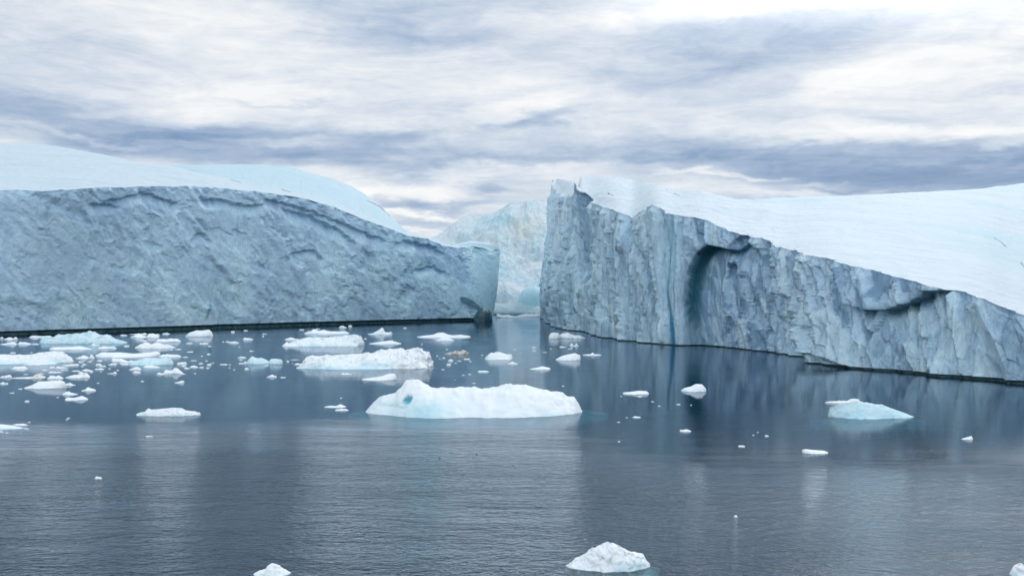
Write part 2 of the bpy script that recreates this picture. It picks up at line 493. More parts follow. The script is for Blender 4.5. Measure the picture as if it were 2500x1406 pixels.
def build_berg(name, label, cols, n, rows, band, disp, capfn, caprows, mats, crestjit, flip, attrs_cliff, attrs_cap):
    """cols: base px X,Y (on the water), crest px X,Y, crest depth. band: height of the wet band per column."""
    C = resample(cols, n)
    dB = wdepth(C[:, 1])
    B = world_pt(C[:, 0], C[:, 1], dB)
    T = world_pt(C[:, 2], C[:, 3], C[:, 4])
    arc = np.concatenate([[0], np.cumsum(np.linalg.norm(np.diff((B + T) / 2, axis=0), axis=1))])
    A3 = np.stack([arc, arc * 0, arc * 0], -1)
    T[:, 2] += crestjit(C, arc)
    bz = band(C)
    t = np.linspace(0, 1, rows) ** 0.92
    z = bz[None] + (T[None, :, 2] - bz[None]) * t[:, None]
    k = (np.clip(z / T[None, :, 2], 0, 1)) ** 1.25
    P = np.empty((rows, n, 3))
    P[..., :2] = B[None, :, :2] + (T - B)[None, :, :2] * k[..., None]
    P[..., 2] = z
    Lm = smooth1(((B + T) / 2)[:, :2], 10)
    tan = np.gradient(Lm, axis=0); tan /= np.linalg.norm(tan, axis=1)[:, None]
    nor = np.stack([tan[:, 1], -tan[:, 0]], -1) * flip
    X, Y = to_px(P)
    d = disp(X, Y, P, arc, C)
    P[..., :2] += nor[None] * d[..., None]
    base = (P[0, n // 2, 0], P[0, n // 2, 1], 0.0)
    root = empty(name, base, label, 'iceberg')
    at = attrs_cliff(X, Y, P)
    for q in ('frost_light', 'aqua', 'blue'): at.setdefault(q, np.zeros(X.shape))
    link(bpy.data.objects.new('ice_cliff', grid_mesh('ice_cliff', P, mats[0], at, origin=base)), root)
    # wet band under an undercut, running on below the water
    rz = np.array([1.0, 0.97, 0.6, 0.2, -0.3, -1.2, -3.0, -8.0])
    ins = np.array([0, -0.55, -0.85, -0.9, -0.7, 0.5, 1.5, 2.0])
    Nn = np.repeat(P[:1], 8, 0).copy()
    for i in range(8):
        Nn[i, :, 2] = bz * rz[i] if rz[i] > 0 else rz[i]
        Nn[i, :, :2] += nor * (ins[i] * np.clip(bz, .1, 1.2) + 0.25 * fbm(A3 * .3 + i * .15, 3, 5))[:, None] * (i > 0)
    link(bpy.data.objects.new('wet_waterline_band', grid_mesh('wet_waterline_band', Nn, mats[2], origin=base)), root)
    # snow cap from the crest over the ridge and down behind
    Pc, atc = capfn(C, P[-1], caprows)
    X, Y = to_px(Pc)
    at = attrs_cap(X, Y, Pc); at.update(atc)
    for q in ('dirt', 'aqua', 'blue'): at.setdefault(q, np.zeros(X.shape))
    link(bpy.data.objects.new('snow_cap', grid_mesh('snow_cap', Pc, mats[1], at, origin=base)), root)
    return root, base, P, Pc, nor, C


# ---- west berg: broad slab with a long flat cliff
colsL = [(-900, 849, -900, 430, 245), (-400, 832, -400, 458, 262), (-150, 824, -150, 466, 280), (0, 818, 0, 466, 292), (120, 814, 120, 465, 300), (200, 812, 200, 461, 306),
         (300, 809, 300, 457, 322), (400, 806, 400, 454, 338), (460, 804, 460, 455, 348), (540, 801, 540, 460, 364), (620, 799, 620, 468, 376), (700, 796, 700, 477, 393),
         (760, 794, 760, 489, 408), (820, 792.5, 820, 508, 420), (880, 790.5, 880, 532, 434), (940, 788.5, 940, 555, 450), (1000, 787, 1000, 577, 464), (1050, 785.5, 1040, 583, 478),
         (1100, 784, 1082, 601, 492), (1150, 783, 1112, 606, 502), (1172, 782, 1121, 603, 508), (1180, 781.5, 1146, 608, 530), (1186, 780.5, 1153, 591, 540), (1190, 780, 1160, 596, 552), (1193, 779, 1172, 606, 566),
         (1196, 778, 1194, 612, 590), (1199, 777, 1212, 606, 610), (1200, 776, 1219, 612, 622), (1196, 774, 1216, 616, 650), (1180, 771, 1190, 616, 690), (1100, 769, 1120, 612, 740)]


def wedge(X, Y, P):
    return sstep(1100, 1180, X + (Y - 605) * -0.28)


TONE = {}


def dispL(X, Y, P, arc, C):
    A = np.broadcast_to(arc[None, :], X.shape)
    z = P[..., 2]
    ln = z * 0.5                                         # fractures lean
    S3 = np.stack([A + ln, A * 0 + 2.2, z], -1)
    wob = np.stack([fbm(S3 * .09, 4, 51), fbm(S3 * .09, 3, 52) * 0, fbm(S3 * .09, 4, 53)], -1)

    def facets(sc, seed, w, edge):
        f1, f2, iv, fc = voro(S3 * np.array(sc) + w * wob, seed)
        e = sstep(0, edge, f2 - f1)
        TONE['l'] = TONE.get('l', 0) + w * .35 * (iv - .5)
        return fc * (.35 + .65 * e) + .5 * (iv - .5) * e
    side = sstep(1120, 1165, X - (Y - 605) * 0.28)
    patch = sstep(-.25, .35, fbm(S3 * .022, 3, 61))
    patch2 = sstep(-.1, .4, fbm(S3 * .04 + 9, 3, 63))
    d = 1.5 * facets((.07, .1, .05), 3, 1.0, .35)
    d += (.3 + .9 * patch) * 0.95 * facets((.17, .2, .12), 4, 1.1, .3)
    d += (.15 + .95 * patch2) * 0.6 * facets((.42, .4, .3), 14, 1.6, .25)
    d += (.1 + patch) * (.1 + patch2) * 0.6 * fbm(S3 * np.array([.3, .3, .2]), 5, 64, ridged=True)
    d *= (1 - 0.8 * side) * .78
    d += 2.2 * fbm(P * .018, 3, 8)
    # overhanging slabs broken off under the crest
    def lip(xs, ys, depth, reach):
        yl = np.interp(X, xs, ys)
        inside = (X > xs[0]) & (X < xs[-1])
        taper = np.clip(np.minimum(X - xs[0], xs[-1] - X) / 25, 0, 1)
        return -depth * taper * inside * sstep(-2, 1.5, Y - yl) * (1 - sstep(0, reach, Y - yl))
    j = 7 * pn(np.stack([X * .05, Y * 0, X * 0], -1), 3) + 4 * pn(np.stack([X * .17, Y * 0, X * 0], -1), 4)
    Yj = Y + j
    for xs, ys, dp, rc in [((250, 300, 345, 375, 420, 445), (492, 484, 470, 478, 495, 488), 1.2, 30), ((215, 260, 300), (500, 498, 505), 1.5, 30),
                           ((480, 540, 600, 650), (486, 488, 502, 500), 1.8, 30), ((640, 720, 800, 870, 950), (486, 500, 530, 560, 590), 1.5, 34), ((690, 760, 830, 870), (505, 525, 560, 600), 2.2, 40),
                           ((460, 478, 496, 514), (590, 570, 578, 592), 1.6, 26), ((960, 1010, 1060, 1090), (592, 590, 604, 625), 2.2, 30), ((1120, 1150, 1168, 1182), (726, 734, 752, 764), 3.4, 44),
                           ((700, 760, 800), (620, 610, 640), 1.2, 26), ((1000, 1060, 1100), (660, 650, 676), 1.6, 26)]:
        yl = np.interp(X, xs, ys); ins = (X > xs[0]) & (X < xs[-1])
        tp = np.clip(np.minimum(X - xs[0], xs[-1] - X) / 22, 0, 1) * ins
        d += -dp * tp * sstep(-2.5, 1.5, Yj - yl) * (1 - sstep(0, rc, Yj - yl))
    # dense crumbling zone just under the crest
    cy = np.interp(X, C[:, 2], C[:, 3])
    zc = np.exp(-np.clip(Y - cy, 0, None) / 22)
    d += zc * 1.6 * fbm(P * .16, 4, 33, ridged=True) - 1.2 * zc
    d += side * 1.6 * np.sin(np.clip((P[..., 2]) / 42, 0, 1) * math.pi) + side * .5 * fbm(P * np.array([.12, .12, .06]), 4, 66, ridged=True)
    return d


def jitL(C, arc):
    q = np.stack([arc * .05, arc * 0, arc * 0], -1)
    return 0.7 * fbm(q * 2, 4, 5)


def lerp3(a, b, t): return a + (b - a) * t


skyL_x = [-900, -400, -150, 0, 60, 100, 150, 200, 265, 330, 375, 410, 470, 540, 640, 700, 722, 760, 800, 830, 860, 890, 920, 960, 1000, 1040, 1100, 1150, 1300]
skyL_y = [300, 330, 345, 350, 351, 353, 360, 369, 382, 395, 402, 405, 404, 403, 404, 408, 412, 425, 434, 443, 456, 474, 497, 535, 572, 581, 599, 588, 608]
r1_x = [-900, 410, 450, 528, 580, 641, 700, 760, 1300]
r1_y = [0, 0, 416, 433, 448, 465, 474, 484, 0]


def capL(C, crest, rows):
    C = smooth1(C, 6)
    n = len(C); Xc = C[:, 2]
    sky = np.minimum(np.interp(Xc, skyL_x, skyL_y), C[:, 3] - 1.2)
    ridge = np.interp(Xc, [410, 450, 528, 580, 641, 700, 760], [405, 415, 433, 448, 465, 474, 484])
    has1 = (Xc < 735)
    r1 = np.where(Xc < 410, sky, np.minimum(ridge, C[:, 3] - 1.0)) if True else ridge
    r1 = np.where(has1, r1, C[:, 3] - 0.8)
    d0 = C[:, 4]
    g1 = (C[:, 3] - r1)
    dd1 = d0 + 4 + 1.25 * g1
    g2 = np.clip(r1 - sky, 0, None)
    dd2 = dd1 + 14 + 1.35 * g2
    ra, rb = int(rows * .5), int(rows * .38)
    out = []; V = []
    for i in range(ra):
        t = (i / (ra - 1))
        tt = math.sin(t * math.pi / 2) if True else t
        yy = C[:, 3] + (r1 - C[:, 3]) * (0.35 * t + 0.65 * tt)
        out.append(world_pt(Xc, yy, d0 + (dd1 - d0) * t)); V.append(t)
    for i in range(1, rb + 1):
        t = i / rb
        dip = 0.35 * math.sin(math.pi * min(t * 2.2, 1)) * np.clip(g2, 0, 12)
        yy = r1 + (sky - r1) * math.sin(t * math.pi / 2) + dip * (g2 > 3)
        out.append(world_pt(Xc, yy, dd1 + (dd2 - dd1) * t)); V.append(1 + t)
    last = out[-1]
    for i in range(1, rows - ra - rb + 1):
        t = i / (rows - ra - rb)
        q = last.copy(); wide = 30 + np.clip(1250 - Xc, 0, 1400) * .18
        q[:, 1] += wide * t; q[:, 0] += (Xc - CX) / F * wide * t
        q[:, 2] = last[:, 2] * (1 - t ** 2.2) - 6 * t ** 2.2
        out.append(q); V.append(2 + t)
    P = np.stack(out)
    V = np.array(V)[:, None]
    off = crest - P[0]; so_ = smooth1(off, 14)
    P = P + so_[None] * np.exp(-V * 5)[..., None] + (off - so_)[None] * np.exp(-V * 45)[..., None]
    fade = np.clip(V * 5, 0, 1) * (V < 2)
    P[..., 2] += fade * (0.55 * fbm(P * np.array([.02, .035, 0]), 4, 21) + 0.22 * fbm(P * np.array([.09, .16, 0]), 4, 22, ridged=True))
    P[0] = crest
    return P, {'aqua': .10 + .30 * ((V > 1) & (V < 2)) * sstep(1.0, 1.25, V) * sstep(400, 440, C[:, 2])[None] + 0.22 * (V < 1) * sstep(720, 780, C[:, 2])[None]}  # rear hump tinted to stand in for shading between the humps


def acL(X, Y, P):
    frost_light = sstep(500, 700, Y) * (0.05 + 1.1 * sstep(-.12, .28, fbm(P * .035, 4, 71)))
    yb = np.interp(X, [0, 1200], [818, 780])
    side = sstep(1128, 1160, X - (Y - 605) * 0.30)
    dark = 0
    crev = np.exp(-((X - (512 + (Y - 730) * -0.22)) / 3.0) ** 2) * sstep(728, 745, Y) * (1 - sstep(775, 785, Y))
    crev2 = np.exp(-((X - 580 - 2 * np.sin(Y * .1)) / 1.6) ** 2) * sstep(520, 535, Y) * (1 - sstep(570, 590, Y))
    return {'tone': TONE['l'], 'frost_light': .12 + frost_light * 1.1 + side * .5 - 0.3 * np.exp(-np.clip(Y - np.interp(X, skyL_x, skyL_y), 0, 999) / 60), 'aqua': side * 0.75, 'blue': np.clip(crev * .7 + crev2 * .4, 0, 1)}  # sunlit look of the turned end face put into its colour


def akL(X, Y, P):
    aq = 0.5 * sstep(0.0, 0.4, fbm(P * .008 + 3, 3, 81)) * (X > 380)
    aq = aq + .30 * np.exp(-((X - 560) / 160) ** 2 - ((Y - 425) / 14) ** 2)
    return {'aqua': aq * .7}


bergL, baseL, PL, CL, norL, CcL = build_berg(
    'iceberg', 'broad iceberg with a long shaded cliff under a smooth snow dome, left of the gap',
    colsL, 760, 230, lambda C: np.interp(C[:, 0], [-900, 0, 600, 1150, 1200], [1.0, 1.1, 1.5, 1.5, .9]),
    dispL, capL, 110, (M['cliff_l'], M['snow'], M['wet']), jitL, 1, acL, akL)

# ---- east berg: tall fluted end, falling towards the viewer
colsR = [(1420, 768, 1420, 470, 640), (1345, 770, 1375, 440, 610), (1328, 774, 1353, 438, 560), (1330, 777, 1354, 446, 540), (1338, 781, 1358, 460, 505), (1347, 786, 1364, 468, 475),
         (1360, 792, 1372, 474, 430), (1375, 798, 1380, 480, 400), (1392, 804, 1396, 482, 368), (1408, 807, 1410, 478, 350), (1418, 808, 1414, 470, 342), (1424, 808.5, 1415, 436, 336), (1432, 809, 1419, 466, 330), (1439, 810, 1428, 482, 324),
         (1452, 814, 1446, 491, 306), (1478, 822, 1472, 502, 280), (1510, 827, 1505, 512, 264), (1535, 830, 1531, 524, 256), (1546, 832, 1544, 548, 252), (1556, 833, 1556, 534, 248), (1570, 835, 1570, 520, 245), (1590, 838, 1590, 511, 238),
         (1609, 839.5, 1609, 501, 234), (1620, 840.5, 1620, 508, 232), (1631, 841, 1631, 520, 230), (1649, 842, 1648, 524, 227), (1663, 843, 1663, 528, 226), (1702, 845, 1702, 531, 222), (1727, 846.5, 1727, 538, 219), (1787, 850, 1787, 566, 212), (1834, 854, 1834, 577, 206),
         (1869, 858, 1869, 582, 200), (1898, 862, 1898, 593, 195), (1919, 865, 1919, 602, 190), (1950, 869, 1950, 607, 184), (1983, 874, 1980, 613, 176), (1997, 886, 2000, 619, 170), (2032, 891, 2032, 626, 164), (2073, 895, 2073, 634, 158), (2126, 901, 2126, 650, 152),
         (2164, 904, 2164, 662, 148), (2225, 910, 2225, 680, 142), (2277, 914, 2277, 694, 137), (2333, 920, 2333, 708, 132), (2409, 927, 2409, 729, 126.5), (2465, 932, 2465, 754, 123), (2500, 935, 2500, 766, 121),
         (2600, 945, 2600, 800, 115), (2750, 960, 2750, 850, 107), (3000, 985, 3000, 915, 97), (3300, 1015, 3300, 985, 87)]


def arch_edge(Y):
    # far rim of the large cavity, as a function of height in the picture
    return np.interp(Y, [585, 596, 606, 620, 650, 690, 740, 790, 850], [1760, 1730, 1712, 1700, 1686, 1676, 1671, 1676, 1680])


def dispR(X, Y, P, arc, C):
    A = np.broadcast_to(arc[None, :], X.shape)
    z = P[..., 2]
    Q = np.stack([A * .17 + z * .02, A * 0 + 3.1, z * .02], -1)
    wob = np.stack([fbm(Q * .8, 3, 41), fbm(Q * .8, 3, 43) * 0, fbm(Q * .8, 3, 42)], -1)
    Q = Q + 0.55 * wob
    near = sstep(1640, 1720, X)
    Qn = np.stack([A * .17 + z * .05, A * 0 + 5.1, z * .078], -1) + 0.5 * wob
    def facets(q, seed, edge):
        f1, f2, iv, fc = voro(q, seed)
        e = sstep(0, edge, f2 - f1)
        return fc * (.4 + .6 * e) + .12 * (iv - .5) * e + .55 * f1 ** 1.5, f1, iv
    a1, _, c1 = facets(Q * 1.2, 5, .12); a2, r2, c2 = facets(Q * 3.1 + 7.7, 6, .12); a3, r3, c3 = facets(Q * np.array([8.5, 8.5, 6.0]) + 2.7, 16, .25)
    b1, q1, e1 = facets(Qn * 1.5, 7, .10); b2, q2, e2 = facets(Qn * 4.0 + 1.1, 8, .12); b3, _, e3 = facets(Qn * 9.0 + 4.1, 18, .25)
    calm = sstep(-.1, .3, fbm(Q * .35 + 4, 3, 49))
    far_d = 1.9 * a1 + 1.8 * a2 + (.4 + .6 * calm) * 1.1 * a3
    near_d = 2.0 * b1 + (.35 + .65 * calm) * 1.0 * b2 + (.15 + .85 * calm) * .28 * b3
    d = far_d * (1 - near) + near_d * near
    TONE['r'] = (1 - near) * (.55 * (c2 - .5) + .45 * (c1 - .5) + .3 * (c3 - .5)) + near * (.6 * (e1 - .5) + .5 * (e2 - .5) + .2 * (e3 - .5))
    TONE['r'] = TONE['r'] * 1.5 + (1 - near) * (.35 * sstep(.6, .95, r2) + .25 * sstep(.6, .95, r3)) + near * (.3 * sstep(.62, .95, q1) + .3 * sstep(.62, .95, q2)) - .08  # glints painted as pale tone along the facet borders
    TONE['r'] = TONE['r'] - .45 * np.exp(-((X - (1437 + (Y - 560) * 0.03)) / 13) ** 4) * sstep(462, 480, Y) * (1 - sstep(650, 700, Y)) - .30 * sstep(0, 8, X - arch_edge(Y)) * (1 - sstep(90, 150, X - arch_edge(Y))) * sstep(595, 615, Y)  # shade of the groove painted into the tone; cavity wall darkened too
    xv0 = np.interp(Y, [520, 600, 700, 730, 800, 845], [1646, 1645, 1640, 1643, 1652, 1655])
    xc0 = np.interp(Y, [540, 570, 610, 640, 700, 760], [1545, 1549, 1563, 1585, 1592, 1600])
    d *= 1 - .85 * np.exp(-((X - xv0) / 16) ** 2)
    d *= 1 - .7 * np.exp(-((X - xc0) / 14) ** 2)
    cy0 = np.interp(X, C[:, 2], C[:, 3])
    d *= .45 + .55 * sstep(0, 16, Y - cy0)
    flute = fbm(np.stack([A * .55, A * 0, z * .05], -1), 4, 17, ridged=True)
    d += flute * (0.9 * (1 - near) + 0.3 * near) + 1.2 * fbm(P * .03, 2, 18)
    # far end: big rounded buttresses with a dark groove between them
    g0 = np.exp(-((X - (1436 + (Y - 560) * 0.03)) / 11) ** 2) * sstep(462, 480, Y) * (1 - sstep(655, 700, Y))
    d -= 7.5 * g0
    but = np.exp(-((X - 1385) / 26) ** 2) * np.exp(-((Y - 700) / 105) ** 2)
    d += 4.5 * but
    d += 3.0 * np.exp(-((X - 1345) / 16) ** 2) * np.exp(-((Y - 720) / 50) ** 2)
    # crack notch running down from the crest
    xc = np.interp(Y, [540, 570, 610, 640, 700, 760], [1545, 1549, 1563, 1585, 1592, 1600])
    d -= 2.8 * np.exp(-((X - xc) / (5 + 12 * np.exp(-(Y - 545).clip(0) / 18))) ** 2) * (1 - sstep(640, 720, Y))
    # refrozen vein groove
    xv = np.interp(Y, [520, 600, 700, 730, 800, 845], [1646, 1645, 1640, 1643, 1652, 1655])
    # the large arched cavity: steep far rim, floor rising again towards the near side
    xe = arch_edge(Y)
    u = X - xe
    ytop = np.interp(X, [1665, 1700, 1730, 1760, 1800, 1830, 1870, 1920], [700, 622, 598, 604, 612, 592, 620, 640])
    inn = sstep(-4, 6, u) * (1 - sstep(20, 150, u)) * sstep(-2, 5, Y - ytop)
    d *= 1 - 0.75 * sstep(-1.5, 2.5, u) * (1 - sstep(60, 110, u)) * sstep(-2, 5, Y - ytop)
    d *= 1 - .6 * np.exp(-(u / 9) ** 2) * sstep(590, 620, Y)
    d -= 3.3 * inn
    # brow over the cavity
    d -= 1.5 * sstep(1780, 1800, X) * (1 - sstep(1850, 1890, X)) * sstep(-2, 3, Y - np.interp(X, [1780, 1800, 1825, 1850, 1890], [612, 585, 572, 600, 618])) * (1 - sstep(10, 90, Y - 590))
    # proud pale slab whose lower edge steps down towards the waterline
    ye = np.interp(X, [1860, 1905, 1925, 1945, 1965, 2000, 2040, 2080, 2130], [560, 640, 700, 780, 838, 862, 872, 884, 905])
    slab = 1 - sstep(-3, 3, Y - ye)
    d += 1.5 * slab * sstep(1880, 1930, X) * (1 - sstep(2080, 2200, X))
    # hanging lip
    yl = np.interp(X, [2080, 2092, 2110, 2150, 2180, 2215, 2250, 2268, 2285, 2330], [650, 715, 742, 757, 757, 748, 738, 722, 712, 708])
    lip = sstep(2078, 2092, X) * (1 - sstep(2285, 2390, X))
    below = sstep(-1.5, 2.5, Y - yl)
    d += lip * (1 - below) * 0.8
    d -= lip * below * 1.1 * np.exp(-(Y - yl).clip(0) / 50)
    cy = np.interp(X, C[:, 2], C[:, 3])
    d += np.exp(-np.clip(Y - cy, 0, None) / 9) * .5 * fbm(np.stack([A * .5, z * .1, z * 0], -1), 3, 47, ridged=True)
    ex = sstep(2500, 2700, X)
    return d * (1 - .5 * ex)


def jitR(C, arc):
    q = np.stack([arc * .3, arc * 0, arc * 0], -1)
    return 0.5 * fbm(q, 4, 15) * np.clip(C[:, 4] / 200, .4, 1.6)


skyR_x = [1320, 1353, 1375, 1392, 1412, 1416, 1453, 1513, 1563, 1600, 1627, 1650, 1663, 1702, 1745, 1790, 1834, 1870, 1905, 2000, 2088, 2239, 2352, 2428, 2500, 2750, 3300]
skyR_y = [450, 436, 439, 443, 455, 433, 431, 438, 446, 455, 461, 464, 469, 470, 479, 485, 487, 485, 485, 480, 478, 470, 465, 457, 448, 425, 400]


def capR(C, crest, rows):
    C = smooth1(C, 6)
    n = len(C); Xc = C[:, 2].copy()
    sky = np.minimum(np.interp(Xc, skyR_x, skyR_y), C[:, 3] - 1.0)
    d0 = C[:, 4]
    g = C[:, 3] - sky
    dd = d0 + 10 + 1.15 * g + np.clip(1500 - Xc, 0, 180) * 0.1
    ra = int(rows * .86)
    out = []; V = []
    for i in range(ra):
        t = i / (ra - 1)
        tt = t ** 1.15
        yy = C[:, 3] - g * (0.45 * t + 0.55 * math.sin(t * math.pi / 2))
        out.append(world_pt(Xc, yy, d0 + (dd - d0) * tt)); V.append(t)
    last = out[-1]
    for i in range(1, rows - ra + 1):
        t = i / (rows - ra)
        q = last.copy(); wide = 60 + np.clip(Xc - 1400, 0, 1200) * .12
        q[:, 1] += wide * t; q[:, 0] += (Xc - CX) / F * wide * t + 30 * t
        q[:, 2] = last[:, 2] * (1 - t ** 2.0) - 6 * t ** 2
        out.append(q); V.append(2 + t)
    P = np.stack(out); V = np.array(V)[:, None]
    off = crest - P[0]; so_ = smooth1(off, 18)
    P = P + so_[None] * np.exp(-V * 5)[..., None] + (off - so_)[None] * np.exp(-V * 40)[..., None]
    fade = np.clip(V * 6, 0, 1) * (V < 1.02)
    big = sstep(1420, 1480, Xc)[None] * (1 - sstep(1750, 1950, Xc))[None]
    P[..., 2] += fade * (0.9 * fbm(P * np.array([.03, .03, 0]), 4, 31) * (0.5 + big) + 0.5 * (0.4 + big) * fbm(P * np.array([.09, .12, 0]), 4, 32, ridged=True)
                         + 0.10 * fbm(P * np.array([.3, .5, 0]), 3, 34))
    P[0] = crest
    return P, {}


def acR(X, Y, P):
    n = fbm(P * .05, 3, 91)
    far = 1 - sstep(1650, 1700, X)
    frost_light = far * (0.45 + .6 * n) + sstep(1920, 1950, X) * .35 * sstep(700, 850, Y)  # far-end highlights painted in as pale streaks
    xv = np.interp(Y, [520, 600, 700, 730, 800, 845], [1646, 1645, 1640, 1643, 1652, 1655])
    wv = np.interp(Y, [520, 600, 700, 730, 845], [2.5, 2.6, 3.4, 6.0, 6.2])
    blue = np.exp(-(np.abs(X - xv) / wv) ** 4) * np.interp(Y, [520, 560, 700, 730, 850], [.15, .3, .55, .95, .95])
    xw = np.interp(Y, [700, 760, 850], [1655, 1656, 1657])
    blue = blue + .7 * np.exp(-(np.abs(X - xw - 5) / 1.3) ** 4) * sstep(640, 700, Y)
    xc = np.interp(Y, [540, 570, 590, 610, 640], [1545, 1549, 1553, 1563, 1585])
    blue += np.exp(-(np.abs(X - xc) / 1.8) ** 4) * sstep(545, 555, Y) * (1 - sstep(615, 640, Y)) * .8
    xd = np.interp(Y, [650, 680, 720], [1583, 1590, 1598])
    blue += np.exp(-(np.abs(X - xd) / 2.0) ** 4) * sstep(650, 658, Y) * (1 - sstep(705, 725, Y)) * .85
    xq = np.interp(Y, [528, 540], [1432, 1452])
    blue += np.exp(-((Y - (524 + (X - 1432) * .35)) / 2) ** 4) * (X > 1430) * (X < 1453) * .8
    blue += np.exp(-(np.abs(X - 1432 + (Y - 690) * .05) / 1.2) ** 4) * sstep(665, 672, Y) * (1 - sstep(690, 705, Y)) * .7
    blue += np.exp(-(np.abs(X - 2115) / 2.5) ** 2) * sstep(655, 675, Y) * (1 - sstep(705, 730, Y)) * .55
    aq = 0.45 * np.exp(-((X - 1648) / 16) ** 2) * (1 - sstep(640, 760, Y)) + 0.35 * np.exp(-((X - 1395) / 30) ** 2 - ((Y - 660) / 90) ** 2)
    aq = aq + 0.65 * (1 - sstep(1352, 1372, X - (Y - 440) * -0.10))  # brightness from the gap painted onto this end face
    aq = aq + 0.3 * np.exp(-np.hypot((X - 1546) / 14, (Y - 560) / 25) ** 2)
    # dense ice plus painted shade in the cavity rim; painted shade under brow, lip
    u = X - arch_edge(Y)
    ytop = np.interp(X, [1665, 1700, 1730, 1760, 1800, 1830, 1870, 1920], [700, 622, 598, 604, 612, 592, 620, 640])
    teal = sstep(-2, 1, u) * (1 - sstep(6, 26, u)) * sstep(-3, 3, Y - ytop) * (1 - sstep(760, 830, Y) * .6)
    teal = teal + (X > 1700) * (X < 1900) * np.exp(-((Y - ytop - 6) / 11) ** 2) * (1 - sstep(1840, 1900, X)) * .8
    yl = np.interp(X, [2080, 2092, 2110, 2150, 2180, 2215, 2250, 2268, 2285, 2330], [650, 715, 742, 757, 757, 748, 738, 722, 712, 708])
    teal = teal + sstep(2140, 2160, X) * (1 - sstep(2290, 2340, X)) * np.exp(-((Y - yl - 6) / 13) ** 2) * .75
    return {'tone': TONE['r'] + .30 * sstep(1925, 1950, X) * (1 - sstep(0, 30, Y - np.interp(X, [1925, 1945, 1965, 2000, 2040, 2080, 2400], [700, 780, 838, 862, 872, 884, 900]))) * (1 - sstep(2080, 2200, X)), 'frost_light': frost_light, 'aqua': np.clip(aq, 0, 1), 'blue': np.clip(blue, 0, 1), 'teal': np.clip(teal, 0, 1)}


def akR(X, Y, P):
    n = fbm(P * np.array([.012, .02, 0]), 4, 95)
    return {'aqua': .35 * sstep(.0, .35, n) + .22 * sstep(1650, 1420, X) * 0}


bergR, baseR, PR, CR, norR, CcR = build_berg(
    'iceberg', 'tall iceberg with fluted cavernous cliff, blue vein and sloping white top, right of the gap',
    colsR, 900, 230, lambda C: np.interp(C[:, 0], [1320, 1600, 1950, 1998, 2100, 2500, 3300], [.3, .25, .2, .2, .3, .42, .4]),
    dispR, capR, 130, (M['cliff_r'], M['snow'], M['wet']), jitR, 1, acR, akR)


# ---- ribbons lying on a surface (cracks, debris lines)
def ribbon(name, mat, pts, width, surf, base, parent, lift=0.12):
    """pts: picture positions; the ribbon takes its depth from the surface grid SURF"""
    X, Y = to_px(surf)
    fx, fy = X.ravel(), Y.ravel(); W = surf.reshape(-1, 3)
    pts = np.array(pts, float)
    s = np.concatenate([[0], np.cumsum(np.hypot(*np.diff(pts, axis=0).T))])
    t = np.linspace(0, s[-1], max(8, int(s[-1] / 4)))
    px = np.interp(t, s, pts[:, 0]); py = np.interp(t, s, pts[:, 1]) + 1.2 * np.sin(t * .21) * .6
    line = np.array([W[np.argmin((fx - a) ** 2 + (fy - b) ** 2)] for a, b in zip(px, py)])
    line = smooth1(line, 1)
    tan = np.gradient(line, axis=0); tan /= np.linalg.norm(tan, axis=1)[:, None] + 1e-6
    side = np.cross(tan, (0, 0, 1)); side /= np.linalg.norm(side, axis=1)[:, None] + 1e-6
    w = width * np.sin(np.linspace(0.05, math.pi - .05, len(t)))[:, None] * (0.7 + .5 * _r.rand(len(t), 1))
    up = np.array([0, 0, 1.0])
    G4 = np.stack([line - side * w - up * .3, line - side * w * .6 + up * lift, line + side * w * .6 + up * lift, line + side * w - up * .3])
    return link(bpy.data.objects.new(name, grid_mesh(name, G4, mat, origin=base)), parent)


ribbon('crack', M['crack'], [(2425, 578), (2445, 592), (2460, 605), (2475, 622), (2498, 648), (2530, 690)], 0.5, CR, baseR, bergR)
ribbon('crack', M['crack'], [(1462, 447), (1478, 462), (1490, 475), (1500, 482)], 0.45, CR, baseR, bergR)
ribbon('crack', M['crack'], [(1625, 462), (1640, 472), (1662, 478)], 0.4, CR, baseR, bergR)
ribbon('crack', M['dirtline'], [(686, 461), (698, 467), (712, 471)], 0.4, CL, baseL, bergL)
ribbon('crack', M['crack'], [(560, 437), (575, 443), (590, 448)], 0.3, CL, baseL, bergL)
ribbon('debris_line', M['dirtline'], [(894, 489), (908, 495), (925, 504), (940, 515), (955, 528)], 0.7, CL, baseL, bergL)

# dark clear corner of the west berg
def dome_piece(name, mat, X0, X1, prof, yb, d, depth, parent=None, origin=None, nu=40, nv=16, amp=.25, seed=1):
    """a rounded or faceted lump with the silhouette PROF (picture x, picture y) standing at depth d"""
    xs = np.linspace(X0, X1, nu)
    top = np.interp(xs, [p[0] for p in prof], [p[1] for p in prof])
    H = CAMH + (HOR - top) / F * (d + depth * .4); H = np.maximum(H, .05)
    u = np.linspace(-1, 1, nu); w = np.sqrt(np.clip(1 - np.abs(u) ** 3, 0, 1))
    P = np.zeros((nv, nu, 3))
    for j in range(nv):
        th = math.pi * (j / (nv - 1))
        c, s_ = -math.cos(th), math.sin(th)
        P[j, :, 1] = d + depth * .5 * (1 + c * w)
        P[j, :, 2] = H * (s_ ** 0.55) - 0.6 * (s_ < .02) * 1.0
        P[j, :, 0] = (xs - CX) / F * d
    P = P + amp * np.stack([fbm(P * .35, 3, seed), fbm(P * .35, 3, seed + 1), fbm(P * .35, 3, seed + 2)], -1) * np.sin(np.linspace(0, math.pi, nv))[:, None, None]
    return link(bpy.data.objects.new(name, grid_mesh(name, P, mat, {q: np.zeros((nv, nu)) for q in ('aqua', 'dirt', 'blue')}, origin=origin)), parent)


